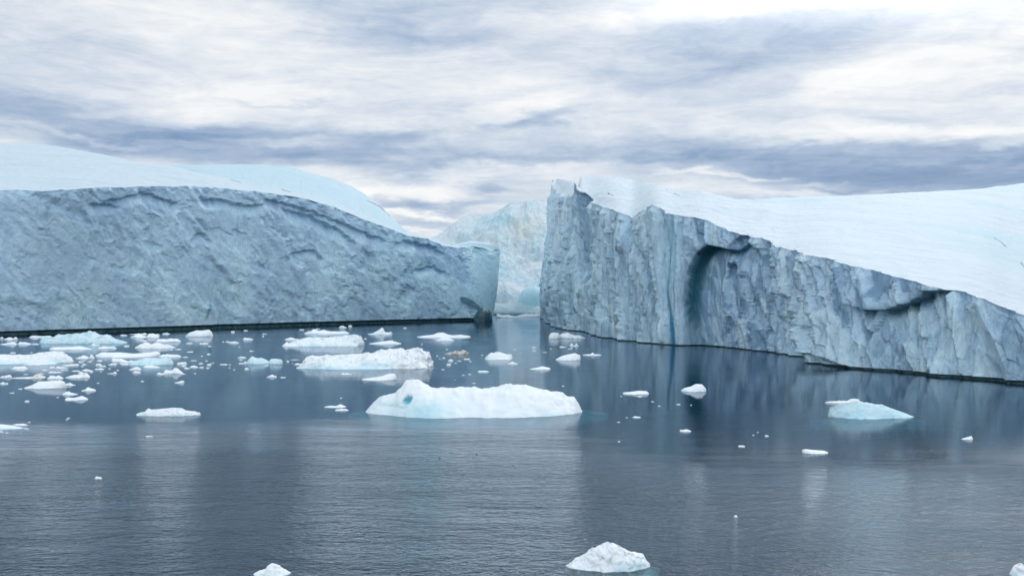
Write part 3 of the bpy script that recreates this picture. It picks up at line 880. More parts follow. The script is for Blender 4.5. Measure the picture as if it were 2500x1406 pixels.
dome_piece('clear_ice_corner', M['clear'], 1152, 1201, [(1152, 782), (1158, 768), (1166, 758), (1178, 751), (1190, 753), (1197, 762), (1201, 776)], 782, 488, 16, bergL, baseL, amp=1.2, seed=77)


# ------------------------------------------------------------------ far bergs closing the gap
def far_berg(name, label, X0, X1, skyx, skyy, ybase, ddepth, n, rows, shape, seed, mat, amp, attrs, cat='iceberg'):
    Xc = np.linspace(X0, X1, n)
    sky = np.interp(Xc, skyx, skyy) + 1.6 * fbm(np.stack([Xc * .05, Xc * 0, Xc * 0], -1), 4, seed) * (ybase - np.interp(Xc, skyx, skyy)).clip(0, 60) / 60
    sky = np.minimum(sky, ybase - .4)
    d0 = wdepth(ybase)
    out = [world_pt(Xc, Xc * 0 + ybase, d0) - np.array([0, 0, 4.0])]
    V = [0]
    ra = int(rows * .85)
    g = ybase - sky
    for i in range(ra):
        t = i / (ra - 1)
        out.append(world_pt(Xc, ybase - g * shape(t), d0 + ddepth * t * (0.3 + .7 * g / g.max()))); V.append(t)
    last = out[-1]
    for i in range(1, rows - ra):
        t = i / (rows - ra - 1)
        q = last.copy(); q[:, 1] += 0.6 * ddepth * t; q[:, 0] += 0.6 * ddepth * t * (Xc - CX) / F
        q[:, 2] = last[:, 2] * (1 - t * t) - 4 * t * t; out.append(q); V.append(1)
    P = np.stack(out); V = np.array(V)[:, None]
    w = np.sin(np.clip(V, 0, 1) * math.pi) ** .7 + .15
    k = amp
    A = P * np.array([1, .5, .6])
    A = A + 12 * np.stack([fbm(A * .015, 3, seed + 9), fbm(A * .015, 3, seed + 10), fbm(A * .015, 3, seed + 11)], -1)
    dz = fbm(A * np.array([.013, .006, .010]), 5, seed + 3, gain=.45, ridged=True) * k * 1.3 + fbm(A * .05, 4, seed + 5, ridged=True) * k * .22
    P[..., 2] += dz * w * (g / g.max())[None] * (V > 0)
    P[..., 1] -= dz * w * 2.0 * (V > 0)
    base = (P[0, n // 2, 0], P[0, n // 2, 1], 0)
    X, Y = to_px(P)
    at = attrs(X, Y, P)
    for q in ('aqua', 'dirt', 'blue'): at.setdefault(q, np.zeros(X.shape))
    o = link(bpy.data.objects.new(name, grid_mesh(name, P, mat, at, origin=base)), None, base)
    return tag(o, label, cat)


def aFar(X, Y, P):
    n = fbm(P * .02, 4, 99)
    dirt = np.exp(-((X - 1285) / 45) ** 2 - ((Y - 560) / 38) ** 2) * 1.1 + .7 * np.exp(-((X - 1205) / 30) ** 2 - ((Y - 602) / 12) ** 2) + .4 * np.exp(-((X - 1290) / 45) ** 2 - ((Y - 625) / 25) ** 2)
    aq = .30 * sstep(-.1, .3, n) * (1 - sstep(620, 660, Y)) + .25 * np.exp(-((X - 1225) / 22) ** 2)
    return {'dirt': np.clip(dirt, 0, 1), 'aqua': np.clip(aq, 0, .7)}


far_berg('iceberg', 'mountainous pale turquoise iceberg with yellow-stained slope, filling the gap between the large bergs',
         1000, 1560, [1000, 1040, 1059, 1084, 1100, 1118, 1135, 1155, 1191, 1205, 1218, 1235, 1245, 1262, 1285, 1300, 1315, 1325, 1338, 1362, 1400, 1460, 1560],
         [640, 600, 583, 568, 554, 541, 530, 521, 524, 522, 515, 505, 498, 500, 497, 498, 494, 497, 503, 508, 520, 560, 640],
         764, 330, 420, 170, lambda t: t ** 0.8 * 0.6 + 0.4 * (t ** 2.0), 201, M['far'], 15, aFar)
far_berg('low_iceberg', 'low hummocky white berg with rounded shoulders at the foot of the mountainous pale iceberg', 1150, 1420,
         [1150, 1200, 1215, 1235, 1260, 1290, 1320, 1345, 1420], [752, 712, 684, 686, 700, 714, 712, 716, 752], 766, 60, 180, 60, lambda t: t ** 0.6, 231, M['far'], 5,
         lambda X, Y, P: {'aqua': .5 * np.exp(-((X - 1250) / 30) ** 2 - ((Y - 722) / 10) ** 2)})
far_berg('low_iceberg', 'long low shelf of layered white ice along the water below the smooth blue dome', 1180, 1400,
         [1180, 1200, 1230, 1260, 1290, 1320, 1345, 1400], [748, 738, 742, 738, 735, 736, 738, 752], 768.5, 30, 160, 40, lambda t: t ** 0.8, 251, M['far'], 1.5,
         lambda X, Y, P: {'aqua': .25 + .3 * sstep(0, .3, fbm(P * .05, 3, 7))})
dp = dome_piece('rounded_iceberg', M['floe_blue'], 1262, 1334, [(1262, 738), (1268, 722), (1278, 708), (1292, 700), (1305, 698), (1318, 702), (1327, 712), (1334, 736)], 740, 728, 34, None, (14.0, 728.0, 0.0), nu=60, nv=30, amp=.8, seed=88)
dp.location = (14.0, 728.0, 0.0)
me = dp.data
me.attributes['aqua'].data.foreach_set('value', np.full(len(me.vertices), .55, 'f4'))
tag(dp, 'smooth rounded turquoise dome of ice standing behind the low white shelf in the gap', 'iceberg')

# ------------------------------------------------------------------ floating ice
REG = {1: (4.848, 0, 770), 2: (4.545, 450, 770), 3: (4.395, 950, 740), 4: (2.381, 1450, 880), 0: (1.0, 0, 0)}
GROUP = 'ice drifting on the fjord'


def loaf(W, H, D, prof, seed, rough=0.14, nu=48, nv=20, flat=0.55, zmin=-0.5, pts=1.0):
    """closed lens of ice, length W along x, half depth D, heights H*prof"""
    u = np.linspace(0, 1, nu)
    uu = 0.5 - 0.5 * np.cos(np.pi * u) * (0.65) - 0.5 * 0.35 * (1 - 2 * u)
    h = np.interp(uu, [p[0] for p in prof], [p[1] for p in prof]) * H
    a = np.abs(2 * uu - 1)
    plan = np.clip(1 - a ** 2.3, 0, 1) ** 0.6
    s = (W + H * 1.5) / 2
    sx = max(W, .1)
    nfront = 1 + .35 * fbm(np.stack([uu * 5, u * 0, u * 0], -1), 3, seed)
    nback = 1 + .35 * fbm(np.stack([uu * 5, u * 0 + 9, u * 0], -1), 3, seed)
    P = np.zeros((nv, nu, 3))
    th = np.linspace(-0.22, 1.22, nv) * math.pi
    for j in range(nv):
        c, sn = -math.cos(th[j]), math.sin(th[j])
        w = nfront if c < 0 else nback
        P[j, :, 0] = (uu - .5) * W
        P[j, :, 1] = c * D * plan * w
        if sn >= 0:
            P[j, :, 2] = h * (1 - abs(c) ** flat)
        else:
            P[j, :, 2] = zmin * (-sn) * 1.5 * (0.3 + plan)
            P[j, :, 1] *= 0.96
    k = 5.0 / sx
    sn = np.clip(np.sin(th), 0, 1)[:, None]
    q = P * k + seed * 1.37
    am = np.minimum(h, W * .2)[None] * sn
    hx = 3.2 / max(H, .08 * W)
    q2 = P * np.array([hx, hx, hx]) * .75 + seed
    zmax = P[..., 2].max()
    P[..., 2] += am * rough * (1.1 * fbm(q2, 4, seed + 2) + .9 * fbm(q2 * 1.7, 3, seed + 4, ridged=True))
    pos = P[..., 2] > 0
    P[..., 2] = np.where(pos, P[..., 2] * zmax / max(P[..., 2].max(), 1e-3), P[..., 2])
    P[..., 1] += np.minimum(D, H) * rough * 1.3 * fbm(q2 + 5, 4, seed + 6) * (0.4 + sn)
    P[..., 0] += np.minimum(D, H) * rough * 1.1 * fbm(q2 + 11, 4, seed + 8) * plan[None]
    return P


def rand_prof(rs, n=None, lump=0.35):
    n = n or rs.randint(3, 6)
    xs = np.sort(rs.uniform(.12, .88, n))
    pk = rs.uniform(1 - lump * 1.8, 1, n); pk[rs.randint(n)] = 1
    pr = [(0, 0.02)]
    for i in range(n):
        pr.append((xs[i], pk[i]))
        if i < n - 1: pr.append(((xs[i] + xs[i + 1]) / 2, min(pk[i], pk[i + 1]) * rs.uniform(1 - lump, 1)))
    pr.append((1, 0.02))
    return pr


FL = []     # finished floes, for labels of the small fragments


def floe(reg, x0, x1, yt, yb, style, label=None, prof=None, key=None, name=None, mat=None, foot=None, depth=None, dirt=0.0, aqua=0.0, lobes=None):
    s, ox, oy = REG[reg]
    X0, X1, Yt, Yb = ox + x0 / s, ox + x1 / s, oy + yt / s, oy + yb / s
    i = len(FL)
    rs = np.random.RandomState(1000 + i)
    d = wdepth(Yb)
    ppd = F * CAMH / d ** 2                 # picture px per metre of depth on the water
    W = (X1 - X0) / F * d * 1.045
    hp = max(Yb - Yt, 1.2)
    D = depth if depth else min(0.42 * W, 0.50 * hp / ppd * .5)
    D = max(D, 0.08 * W)
    dc = d + D
    H = CAMH - (Yt - HOR) / F * (dc + (.2 * D)); H = max(H, .05 * W, .06)
    small = W * F / d < 34
    px_w = (X1 - X0)
    nu = int(np.clip(px_w * 0.9, 12, 220)); nv = int(np.clip(px_w * .35, 9, 64))
    rough = {'s': .10, 'l': .22, 'f': .14, 't': .18, 'c': .10}[style]
    prof = prof or rand_prof(rs, lump={'s': .25, 'l': .45, 'f': .2, 't': .3, 'c': .2}[style])
    flat = {'s': 1.7, 'l': 2.0, 'f': 3.0, 't': 2.0, 'c': 1.35}[style]
    loc = ((((X0 + X1) / 2) - CX) / F * dc, dc, 0.0)
    mat = mat or M['floe']
    Ps = [loaf(W, H, D, prof, 11 + i * 3, rough, nu, nv, flat)]
    for (lx, ly, lw, lh, ld) in (lobes or []):      # further lumps frozen to the same floe, in units of W, D, H
        q = loaf(W * lw, H * lh, D * ld, rand_prof(rs, 3), 500 + i * 7 + int(lx * 50), rough, max(12, int(nu * lw)), max(10, int(nv * .8)), flat)
        q[..., 0] += lx * W; q[..., 1] += ly * D
        Ps.append(q)
    mes = []
    for P in Ps:
        P[..., 2] = np.where(P[..., 2] < 0, P[..., 2] * min(1, .35 * W), P[..., 2])
        at = {'aqua': np.zeros(P.shape[:2]), 'dirt': np.zeros(P.shape[:2]), 'blue': np.zeros(P.shape[:2])}
        lowz = 1 - sstep(0, .5 * H, P[..., 2])
        at['aqua'] += np.clip(aqua + .55 * lowz * sstep(-.1, .3, fbm(P * (4 / W), 3, i)), 0, 1)
        at['dirt'] += dirt
        if key == 'the largest white floe':
            xr = P[..., 0] / W + .5; zr = P[..., 2] / H
            hx_ = (xr - .208 + (zr - .42) * -.06) / .019; hz_ = (zr - .42) / (.085 * (1.1 + 9 * (xr - .208)))
            hole = np.exp(-(np.abs(hx_) ** 2.4 + np.abs(hz_) ** 2.4) ** 2) * (P[..., 1] < 0)
            P[..., 1] += hole * .6
            shelf = sstep(.03, .08, xr) * (1 - sstep(.2, .24, xr)) * np.exp(-((zr - .22) / .05) ** 2) * (P[..., 1] < 0)
            P[..., 1] += .25 * shelf
            at['blue'] = np.clip(hole * 1.2, 0, .92); at['aqua'] = np.clip(at['aqua'] * .6 + np.exp(-((xr - .25) / .18) ** 2) * (1 - sstep(.25, .6, zr)) * .5, 0, 1)
        mes.append((P, at))
    nm = name or ('ice_fragment' if small and not label else 'ice_floe')
    if len(mes) == 1 and not foot:
        o = link(bpy.data.objects.new(nm, grid_mesh(nm, mes[0][0], mat, mes[0][1])), None, loc)
    else:
        parts = [grid_mesh('ice_body', P, mat, a) for P, a in mes]
        me = parts[0]
        if len(parts) > 1:
            import bmesh
            bm = bmesh.new()
            for p in parts: bm.from_mesh(p)
            me = bpy.data.meshes.new('ice_body'); bm.to_mesh(me); bm.free(); me.materials.append(mat)
        if foot:
            o = bpy.data.objects.new(nm, None); link(o, None, loc)
            link(bpy.data.objects.new('ice_body', me), o)
            fl, fr, ff, fz = foot       # how far it runs out below water: left, right, towards viewer; depth of its top
            Wf = W * (1 + fl + fr)
            Q = loaf(Wf, 1.0, D + ff, [(0, .2), (.12, .75), (.3, 1), (.7, 1), (.88, .75), (1, .2)], 900 + i, .12, 90, 24, 2.5, zmin=-.5)
            Q[..., 0] += (fr - fl) * W / 2
            Q[..., 2] = np.where(Q[..., 2] > 0, fz * (1 + 16 * (1 - np.clip(Q[..., 2], 0, 1)) ** 1.3), Q[..., 2] + fz * 3)
            link(bpy.data.objects.new('submerged_foot', grid_mesh('submerged_foot', Q, M['foot'])), o)
        else:
            me.name = nm
            o = link(bpy.data.objects.new(nm, me), None, loc)
    tag(o, label, 'ice floe' if nm != 'ice_fragment' else 'ice fragment', GROUP)
    FL.append(dict(o=o, X=(X0 + X1) / 2, Y=(Yt + Yb) / 2, w=px_w, h=hp, key=key, label=label))
    return o


fb, fd = M['floe_blue'], M['floe_dirty']
# large and recognisable pieces (x0, x1, top, waterline in the zoomed region)
floe(0, 888, 1426, 921, 1021, 'c', 'largest floating ice floe, white with a peak and small turquoise hole at its left end',
     [(0.000, 0.00), (0.031, 0.25), (0.063, 0.44), (0.141, 0.59), (0.156, 0.74), (0.189, 0.94), (0.222, 1.00), (0.252, 0.95), (0.313, 0.74), (0.415, 0.76), (0.463, 0.73), (0.506, 0.79), (0.537, 0.72), (0.626, 0.80), (0.674, 0.87), (0.746, 0.84), (0.785, 0.74), (0.839, 0.67), (0.906, 0.60), (0.930, 0.48), (0.961, 0.46), (0.983, 0.24), (1.000, 0.00)],
     'the largest white floe', foot=(.08, .12, 1.6, -.06), depth=5.2)
floe(0, 732, 1057, 846, 899, 'l', 'long lumpy white floe with grey-brown right end and mirrored reflection, second largest afloat',
     [(0, .02), (.06, .5), (.1, .6), (.3, .62), (.36, .7), (.52, .7), (.62, .95), (.75, .95), (.9, 1), (.97, .85), (1, .05)], 'the long lumpy white floe',
     depth=5.5, dirt=.06, lobes=[(-.1, -.85, .75, .62, .6), (.32, -.8, .32, .75, .5), (.15, -.5, .5, .8, .6)])
floe(4, 1368, 1852, 228, 338, 's', 'translucent pale blue floe with a thin ledge and white knob on its left top',
     [(0, .1), (.025, .6), (.06, .9), (.12, 1), (.35, .97), (.5, .85), (.65, .72), (.78, .45), (.9, .22), (1, 0)], 'the translucent pale blue floe', mat=fb, foot=(.22, .14, .5, -.10), aqua=.25, depth=1.5,
     lobes=[(-.12, -.7, .45, .35, .5), (.08, -.5, .4, .5, .5)])
floe(4, 1348, 1560, 200, 246, 'f', 'thin white ice ledge with a round knob resting on the translucent pale blue floe',
     [(0, .15), (.2, .3), (.6, .38), (.66, .9), (.74, 1), (.88, .95), (.92, .3), (1, .1)], name='ice_ledge', depth=.5)
FL[-1]['o'].location.y = FL[-2]['o'].location.y
lz = CAMH - ((880 + 243 / 2.381) - HOR) / F * FL[-2]['o'].location.y
FL[-1]['o'].location.z = lz
FL[-1]['o'].location.x = (1450 + 1454 / 2.381 - CX) / F * FL[-2]['o'].location.y
_s = FL[-2]['o'].location.y / wdepth(880 + 246 / 2.381)
FL[-1]['o'].scale = (_s, _s, _s * .5)
floe(0, 1383, 1585, 1320, 1396, 'l', 'white craggy floe with pale green submerged apron at the bottom edge of the photo',
     [(0, 0), (.1, .2), (.25, .5), (.33, .72), (.38, .68), (.5, 1), (.6, .9), (.75, .6), (.9, .45), (1, .1)], 'the craggy floe at the bottom edge', foot=(-.05, .12, .10, -.03), depth=.9)
floe(0, 621, 708, 1373, 1409, 'l', 'small two-tiered white floe cut by the bottom edge of the photo', [(0, .02), (.15, .3), (.35, .45), (.4, .9), (.52, 1), (.68, .8), (.75, .45), (1, .1)], 'the small floe cut by the bottom edge', depth=.5)
floe(0, 2468, 2560, 1371, 1412, 'l', 'partly visible white floe in the bottom right corner of the photo', None, 'the floe in the bottom right corner', depth=.5)
floe(1, 485, 1500, 178, 335, 'l', 'large hummocky pale blue floe just below the dark waterline of the shaded cliff',
     [(0, .1), (.03, .45), (.16, .42), (.22, .75), (.3, .7), (.4, .82), (.5, .85), (.56, 1), (.62, .95), (.66, .75), (.78, .7), (.82, .4), (.92, .2), (1, .05)], 'the large hummocky blue floe', mat=fb, depth=5)
floe(1, -420, 850, 415, 580, 'l', 'big white and pale blue floe cut by the left edge of the photo',
     [(0, .1), (.1, .6), (.33, .7), (.4, .66), (.6, .66), (.72, .9), (.83, 1), (.9, .88), (.96, .5), (1, .1)], 'the big floe at the left edge', depth=6, lobes=[(.34, -.8, .26, .5, .5), (-.1, -.6, .5, .7, .6)])
floe(1, 1535, 2042, 492, 594, 's', 'rounded pale blue floe with a notched right corner in the crowded brash', [(0, .05), (.1, .5), (.28, .75), (.4, .95), (.7, .85), (.82, 1), (.93, .9), (1, .2)], 'the rounded pale blue floe', mat=fb, aqua=.1)
floe(1, 300, 775, 762, 872, 's', 'smooth white wedge-shaped floe with a flat sloping top and icy lump at its right', [(0, .02), (.2, .4), (.35, .85), (.6, .9), (.85, 1), (.95, .8), (1, .3)], 'the smooth wedge-shaped floe')
floe(1, 765, 892, 790, 830, 'l', 'small white lump touching the right end of the smooth wedge-shaped floe')
floe(1, 1625, 2366, 1086, 1192, 'l', 'isolated flat white floe with a serrated top, alone on the dark smooth water', [(0, .1), (.06, .35), (.14, .5), (.18, .95), (.24, .75), (.4, .9), (.55, 1), (.7, .98), (.76, .65), (.9, .5), (.97, .35), (1, .05)], 'the isolated flat serrated floe', depth=1.0)
floe(1, -300, 265, 1285, 1350, 'f', 'flat white floe tapering to a point, cut by the left edge of the photo', [(0, .5), (.3, 1), (.55, 1), (.75, .6), (1, .05)], 'the tapering floe at the left edge')
floe(1, 1605, 2070, 308, 392, 'l', 'heaped yellowish-stained white floe beside a flat white bar', None, 'the yellowish heaped floe', dirt=.35)
floe(1, 1840, 2135, 270, 318, 'f', 'flat white bar of ice just behind the yellowish heaped floe')
floe(1, 1150, 1885, 425, 497, 'f', 'long narrow white floe with a raised right end and dark shaded base', [(0, .3), (.08, .75), (.3, .8), (.5, .5), (.62, .55), (.8, .8), (.95, 1), (1, .5)], 'the long narrow floe with raised end')
floe(1, 600, 1080, 362, 412, 'f', 'white slab with thin trailing tail between the hummocky blue and big edge floes', [(0, .3), (.1, .7), (.3, .7), (.5, .8), (.64, 1), (.74, .7), (.85, .3), (1, .1)], 'the white slab with a tail')
floe(1, 1155, 1375, 362, 397, 'f', 'small low white floe just right of the white slab with a tail')
floe(1, 1550, 1880, 208, 264, 'l', 'pile of white brash blocks near the dark waterline, right of the hummocky blue floe', None, 'the pile of brash blocks')
floe(1, 1530, 1740, 204, 226, 'l', 'thin strip of brash behind the pile of brash blocks')
floe(1, 1810, 1890, 215, 236, 't', 'little white block at the right end of the pile of brash blocks')
floe(1, 0, 195, 305, 346, 's', 'smooth white oblong floe near the left edge below the dark waterline', None, 'the smooth oblong floe')
floe(1, 215, 375, 310, 344, 'l', 'knobbly white brash clump between the smooth oblong floe and the hummocky blue floe')
floe(1, 38, 202, 250, 286, 'l', 'small rough white floe above the smooth oblong floe, close to the cliff foot')
floe(1, 355, 612, 237, 263, 'f', 'long thin ice sliver just behind the left end of the hummocky blue floe')
floe(1, 905, 1110, 452, 513, 'l', 'rough rounded white floe immediately left of the long narrow floe with raised end')
floe(1, 1880, 2142, 455, 496, 'l', 'knobbly brash strip trailing right of the long narrow floe with raised end')
floe(1, 1320, 1502, 495, 546, 's', 'pale lilac-white mound left of the rounded pale blue floe')
floe(1, 1430, 1592, 528, 562, 'f', 'flat pale slab tucked against the left flank of the rounded pale blue floe')
floe(1, 1430, 1530, 566, 585, 'f', 'thin pale plate in front of the slab beside the rounded pale blue floe')
floe(1, 1525, 1670, 600, 646, 's', 'small white hump in front of the rounded pale blue floe, left of a flat strip')
floe(1, 1697, 1890, 590, 621, 'f', 'flat white strip directly in front of the rounded pale blue floe')
floe(1, 1570, 1665, 655, 685, 'f', 'small flat piece below the white hump in front of the rounded pale blue floe')
floe(1, 1935, 2162, 615, 692, 's', 'smooth lilac-white hummock at the lower right of the rounded pale blue floe', None, 'the smooth lilac-white hummock')
floe(1, 1855, 1955, 672, 702, 'f', 'small flat floe touching the lower left of the smooth lilac-white hummock')
floe(1, 2130, 2195, 680, 695, 't', 'tiny floe at the lower right of the smooth lilac-white hummock')
floe(1, 135, 320, 595, 637, 's', 'low white floe just in front of the big floe at the left edge')
floe(1, 740, 930, 570, 597, 'f', 'thin flat plate off the right tip of the big floe at the left edge')
floe(1, 155, 525, 692, 750, 'l', 'crumbly floe with brown-yellow stains in the lower left brash', None, 'the brown-stained crumbly floe', dirt=.9)
floe(1, 560, 745, 705, 753, 'l', 'crumbly white floe just right of the brown-stained crumbly floe')
floe(1, 780, 1055, 690, 742, 'f', 'low oval white floe with a smaller piece behind it', None, 'the low oval floe')
floe(1, 925, 1040, 660, 697, 'l', 'smaller rough piece directly behind the low oval white floe')
floe(1, 0, 135, 700, 738, 'l', 'rough low floe at the left edge beside the brown-stained crumbly floe')
floe(1, 0, 95, 785, 814, 'l', 'small rough floe at the left edge, level with the smooth wedge-shaped floe')
floe(1, 965, 1132, 845, 896, 's', 'small double-pointed white floe right of the smooth wedge-shaped floe', [(0, .05), (.3, .4), (.45, 1), (.6, .7), (.9, .4), (1, .05)])
floe(1, 735, 917, 895, 942, 's', 'upper of two small floes below the smooth wedge-shaped floe')
floe(1, 775, 1037, 948, 1006, 's', 'lower and larger of two small floes below the smooth wedge-shaped floe', [(0, .1), (.08, .5), (.4, .45), (.72, 1), (.9, .5), (1, .05)], 'the lower peaked small floe')
floe(1, 150, 327, 1275, 1302, 'l', 'small rough floe behind the tapering floe at the left edge')
floe(1, 275, 350, 1331, 1343, 't', 'thin sliver off the tip of the tapering floe at the left edge')
floe(1, 1270, 1382, 660, 692, 'l', 'small spiky white piece alone between two crowds of brash')
floe(1, 2090, 2212, 548, 580, 's', 'small tilted plate right of the rounded pale blue floe')
floe(1, 2245, 2342, 590, 614, 'l', 'small crumbly piece upper right of the smooth lilac-white hummock')
floe(1, 965, 1100, 632, 657, 'l', 'crumbly strip of brash behind the low oval white floe')
floe(1, 2068, 2180, 770, 802, 's', 'lone small white floe below the smooth lilac-white hummock', [(0, .1), (.4, .5), (.7, 1), (.95, .9), (1, .2)])
floe(2, 20, 312, 155, 235, 's', 'compact rounded white floe standing against the dark waterline of the shaded cliff', [(0, .1), (.15, .55), (.4, .9), (.6, .85), (.85, 1), (.93, .75), (1, .1)], 'the compact rounded floe')
floe(2, 650, 767, 245, 269, 's', 'small white dome on open water right of the compact rounded floe')
floe(2, 490, 607, 285, 307, 's', 'small pointed floe below right of the compact rounded floe')
floe(2, 690, 945, 450, 541, 's', 'pale blue two-humped berglet with a pointed left hump', [(0, .05), (.12, .6), (.25, 1), (.45, .72), (.65, .78), (.85, .5), (1, .25)], 'the two-humped berglet', mat=fb)
floe(2, 940, 1089, 478, 541, 's', 'blocky pale hump joined to the right of the pointed berglet', [(0, .3), (.12, .9), (.5, 1), (.85, .85), (.97, .6), (1, .3)], mat=fb)
floe(2, 590, 690, 453, 472, 'f', 'small flat floe upper left of the two-humped berglet')
floe(2, 603, 692, 503, 536, 'l', 'low crumbly floe touching the left foot of the two-humped berglet')
floe(2, 665, 720, 568, 599, 'l', 'little rough lump in front of the two-humped berglet')
floe(2, 912, 1027, 655, 688, 'l', 'small yellow-edged floe alone on the calm water below the two-humped berglet', None, 'the small yellow-edged floe', dirt=.5)
floe(2, 1335, 1828, 150, 207, 'l', 'long rough white floe with an upright knob at its left end', [(0, .1), (.1, .5), (.17, .6), (.2, 1), (.26, .9), (.3, .55), (.42, .85), (.55, .5), (.8, .5), (.9, .55), (1, .05)], 'the rough floe with a knob')
floe(2, 2040, 2306, 132, 212, 's', 'small white floe with a sharp upright peak near the cliff foot', [(0, .03), (.2, .15), (.38, .5), (.48, .75), (.57, 1), (.62, .9), (.68, .3), (.85, .25), (.93, .4), (1, .05)], 'the sharp-peaked floe')
floe(2, 1112, 1300, 240, 271, 'l', 'short rough floe at the upper left of the layered blue-centred floe')
floe(2, 1148, 1992, 205, 342, 'l', 'layered white floe with a light blue centre and high right end', [(0, .05), (.1, .4), (.2, .6), (.38, .72), (.5, .7), (.7, .85), (.88, 1), (.95, .9), (1, .3)], 'the layered blue-centred floe', depth=6, aqua=.08,
     lobes=[(-.32, -.7, .38, .4, .5), (-.12, -.9, .4, .42, .4), (.2, -.6, .5, .5, .5)])
floe(2, 1352, 1422, 236, 253, 't', 'tiny piece directly behind the layered blue-centred floe')
floe(2, 2052, 2405, 272, 319, 'f', 'flat low white floe of two overlapping plates right of the layered blue-centred floe', None, 'the flat low double plate')
floe(2, 1215, 1342, 528, 547, 'f', 'thin white plate at the left tip of the long lumpy white floe')
floe(2, 1970, 2352, 640, 722, 's', 'wedge-shaped white floe rising to the right, just behind the peak of the largest floe', [(0, .03), (.3, .3), (.55, .5), (.75, .95), (.92, 1), (.98, .6), (1, .2)], 'the rising wedge floe')
floe(2, 1556, 1792, 980, 1024, 'l', 'small knobbly floe left of the largest floe, upper of a pair', None, 'the knobbly floe beside the largest floe')
floe(2, 1670, 1824, 1033, 1058, 'f', 'smooth flat floe left of the largest floe, lower of a pair')
floe(2, 1712, 1802, 110, 136, 'l', 'small white piece hard under the cliff foot, left of the sharp-peaked floe')
floe(2, 1735, 1858, 632, 656, 'l', 'crumbly low piece in front of the long lumpy white floe')
floe(3, 303, 872, 312, 372, 's', 'long thin white floe with one central hump in the middle of the channel', [(0, .05), (.1, .25), (.3, .5), (.38, .9), (.48, 1), (.56, .6), (.65, .35), (.8, .5), (.95, .3), (1, .05)], 'the long thin humped floe')
floe(3, 508, 697, 362, 407, 's', 'small white mound just in front of the long thin humped floe', [(0, .1), (.2, .6), (.5, 1), (.8, .6), (1, .1)])
floe(3, 600, 855, 494, 550, 'l', 'dirty brown and black-streaked floe, the only dark one', [(0, .05), (.25, .4), (.5, .8), (.6, .6), (.75, 1), (.9, .7), (1, .1)], 'the dirty brown floe', mat=fd, dirt=1.0)
floe(3, 1030, 1322, 520, 603, 'l', 'two-layered white floe in mid channel between the dirty brown floe and the fluted cliff', [(0, .05), (.1, .5), (.2, .85), (.5, 1), (.75, .7), (.95, .6), (1, .1)], 'the two-layered floe', lobes=[(0, -.9, .98, .35, .5)])
floe(3, 1268, 1380, 622, 654, 's', 'small pointed floe below right of the two-layered floe', [(0, .1), (.3, .4), (.5, 1), (.6, .5), (1, .1)])
floe(3, 948, 1072, 722, 741, 'f', 'thin flat floe alone below the two-layered floe')
floe(3, 1513, 1727, 675, 714, 's', 'smooth low white floe on the pale water directly above the hump of the largest floe', [(0, .05), (.35, .55), (.6, 1), (.95, .5), (1, .1)], 'the smooth low floe')
floe(3, 1714, 1842, 305, 382, 's', 'round grey-green lump of ice close to the far fluted cliff', [(0, .3), (.15, .8), (.45, 1), (.8, .85), (1, .3)], 'the round grey-green lump')
floe(3, 1838, 2104, 312, 380, 'l', 'rough white floe attached to the right of the round grey-green lump', [(0, .6), (.1, .85), (.3, 1), (.5, .6), (.8, .45), (1, .05)], 'the rough floe by the grey-green lump')
floe(3, 1933, 2037, 425, 462, 'l', 'small faint white floe between the grey-green lump and the double-humped floe')
floe(3, 1790, 2052, 532, 615, 's', 'double-humped smooth white floe on the dark reflection of the fluted cliff', [(0, .05), (.2, .5), (.38, .7), (.55, .85), (.75, 1), (.97, .7), (1, .3)], 'the double-humped floe')
floe(3, 2078, 2276, 528, 562, 'f', 'thin flat floe with a tiny upright spike, right of the double-humped floe', [(0, .1), (.2, .3), (.45, .35), (.5, 1), (.56, .9), (.62, .35), (.9, .3), (1, .05)], 'the flat floe with a spike')
floe(3, 358, 478, 598, 634, 'l', 'small floe at the right end of the long lumpy white floe')
floe(4, 170, 317, 174, 199, 'l', 'flat crumbly floe on dark water left of the blue vein reflection', [(0, .4), (.3, .6), (.6, 1), (.9, .9), (1, .3)], 'the flat crumbly floe')
floe(4, 508, 650, 133, 182, 's', 'plump white floe on the dark reflection of the cavernous cliff', [(0, .1), (.15, .4), (.4, .6), (.6, 1), (.85, .9), (1, .3)], 'the plump white floe')
floe(4, 1213, 1358, 511, 544, 'l', 'small knobbly bar of ice below left of the translucent pale blue floe', [(0, .8), (.15, 1), (.5, .7), (.85, .6), (1, .2)], 'the small knobbly bar')
floe(4, 2138, 2201, 437, 461, 'l', 'small white lump alone on rippled water right of the translucent pale blue floe', None, 'the lone lump at the right')
floe(4, 500, 564, 397, 415, 's', 'small elongated piece on dark water below the plump white floe', [(0, .9), (.15, .6), (.6, 1), (1, .2)], 'the small elongated piece')
floe(4, 223, 272, 321, 333, 't', 'tiny flat floe right of the largest floe')
floe(4, 838, 879, 491, 502, 't', 'tiny pale floe midway between the plump white floe and the small knobbly bar')
floe(4, 812, 834, 895, 911, 't', 'tiny clear ice ball alone on the rippled open water')
floe(0, 231, 249, 1161, 1169, 't', 'tiny white ice chip alone on the wide rippled water at lower left')
floe(0, 1300 - 945, 1300 - 935 + 9, 1063, 1066, 't', 'tiny faint ice chip below the isolated flat serrated floe')

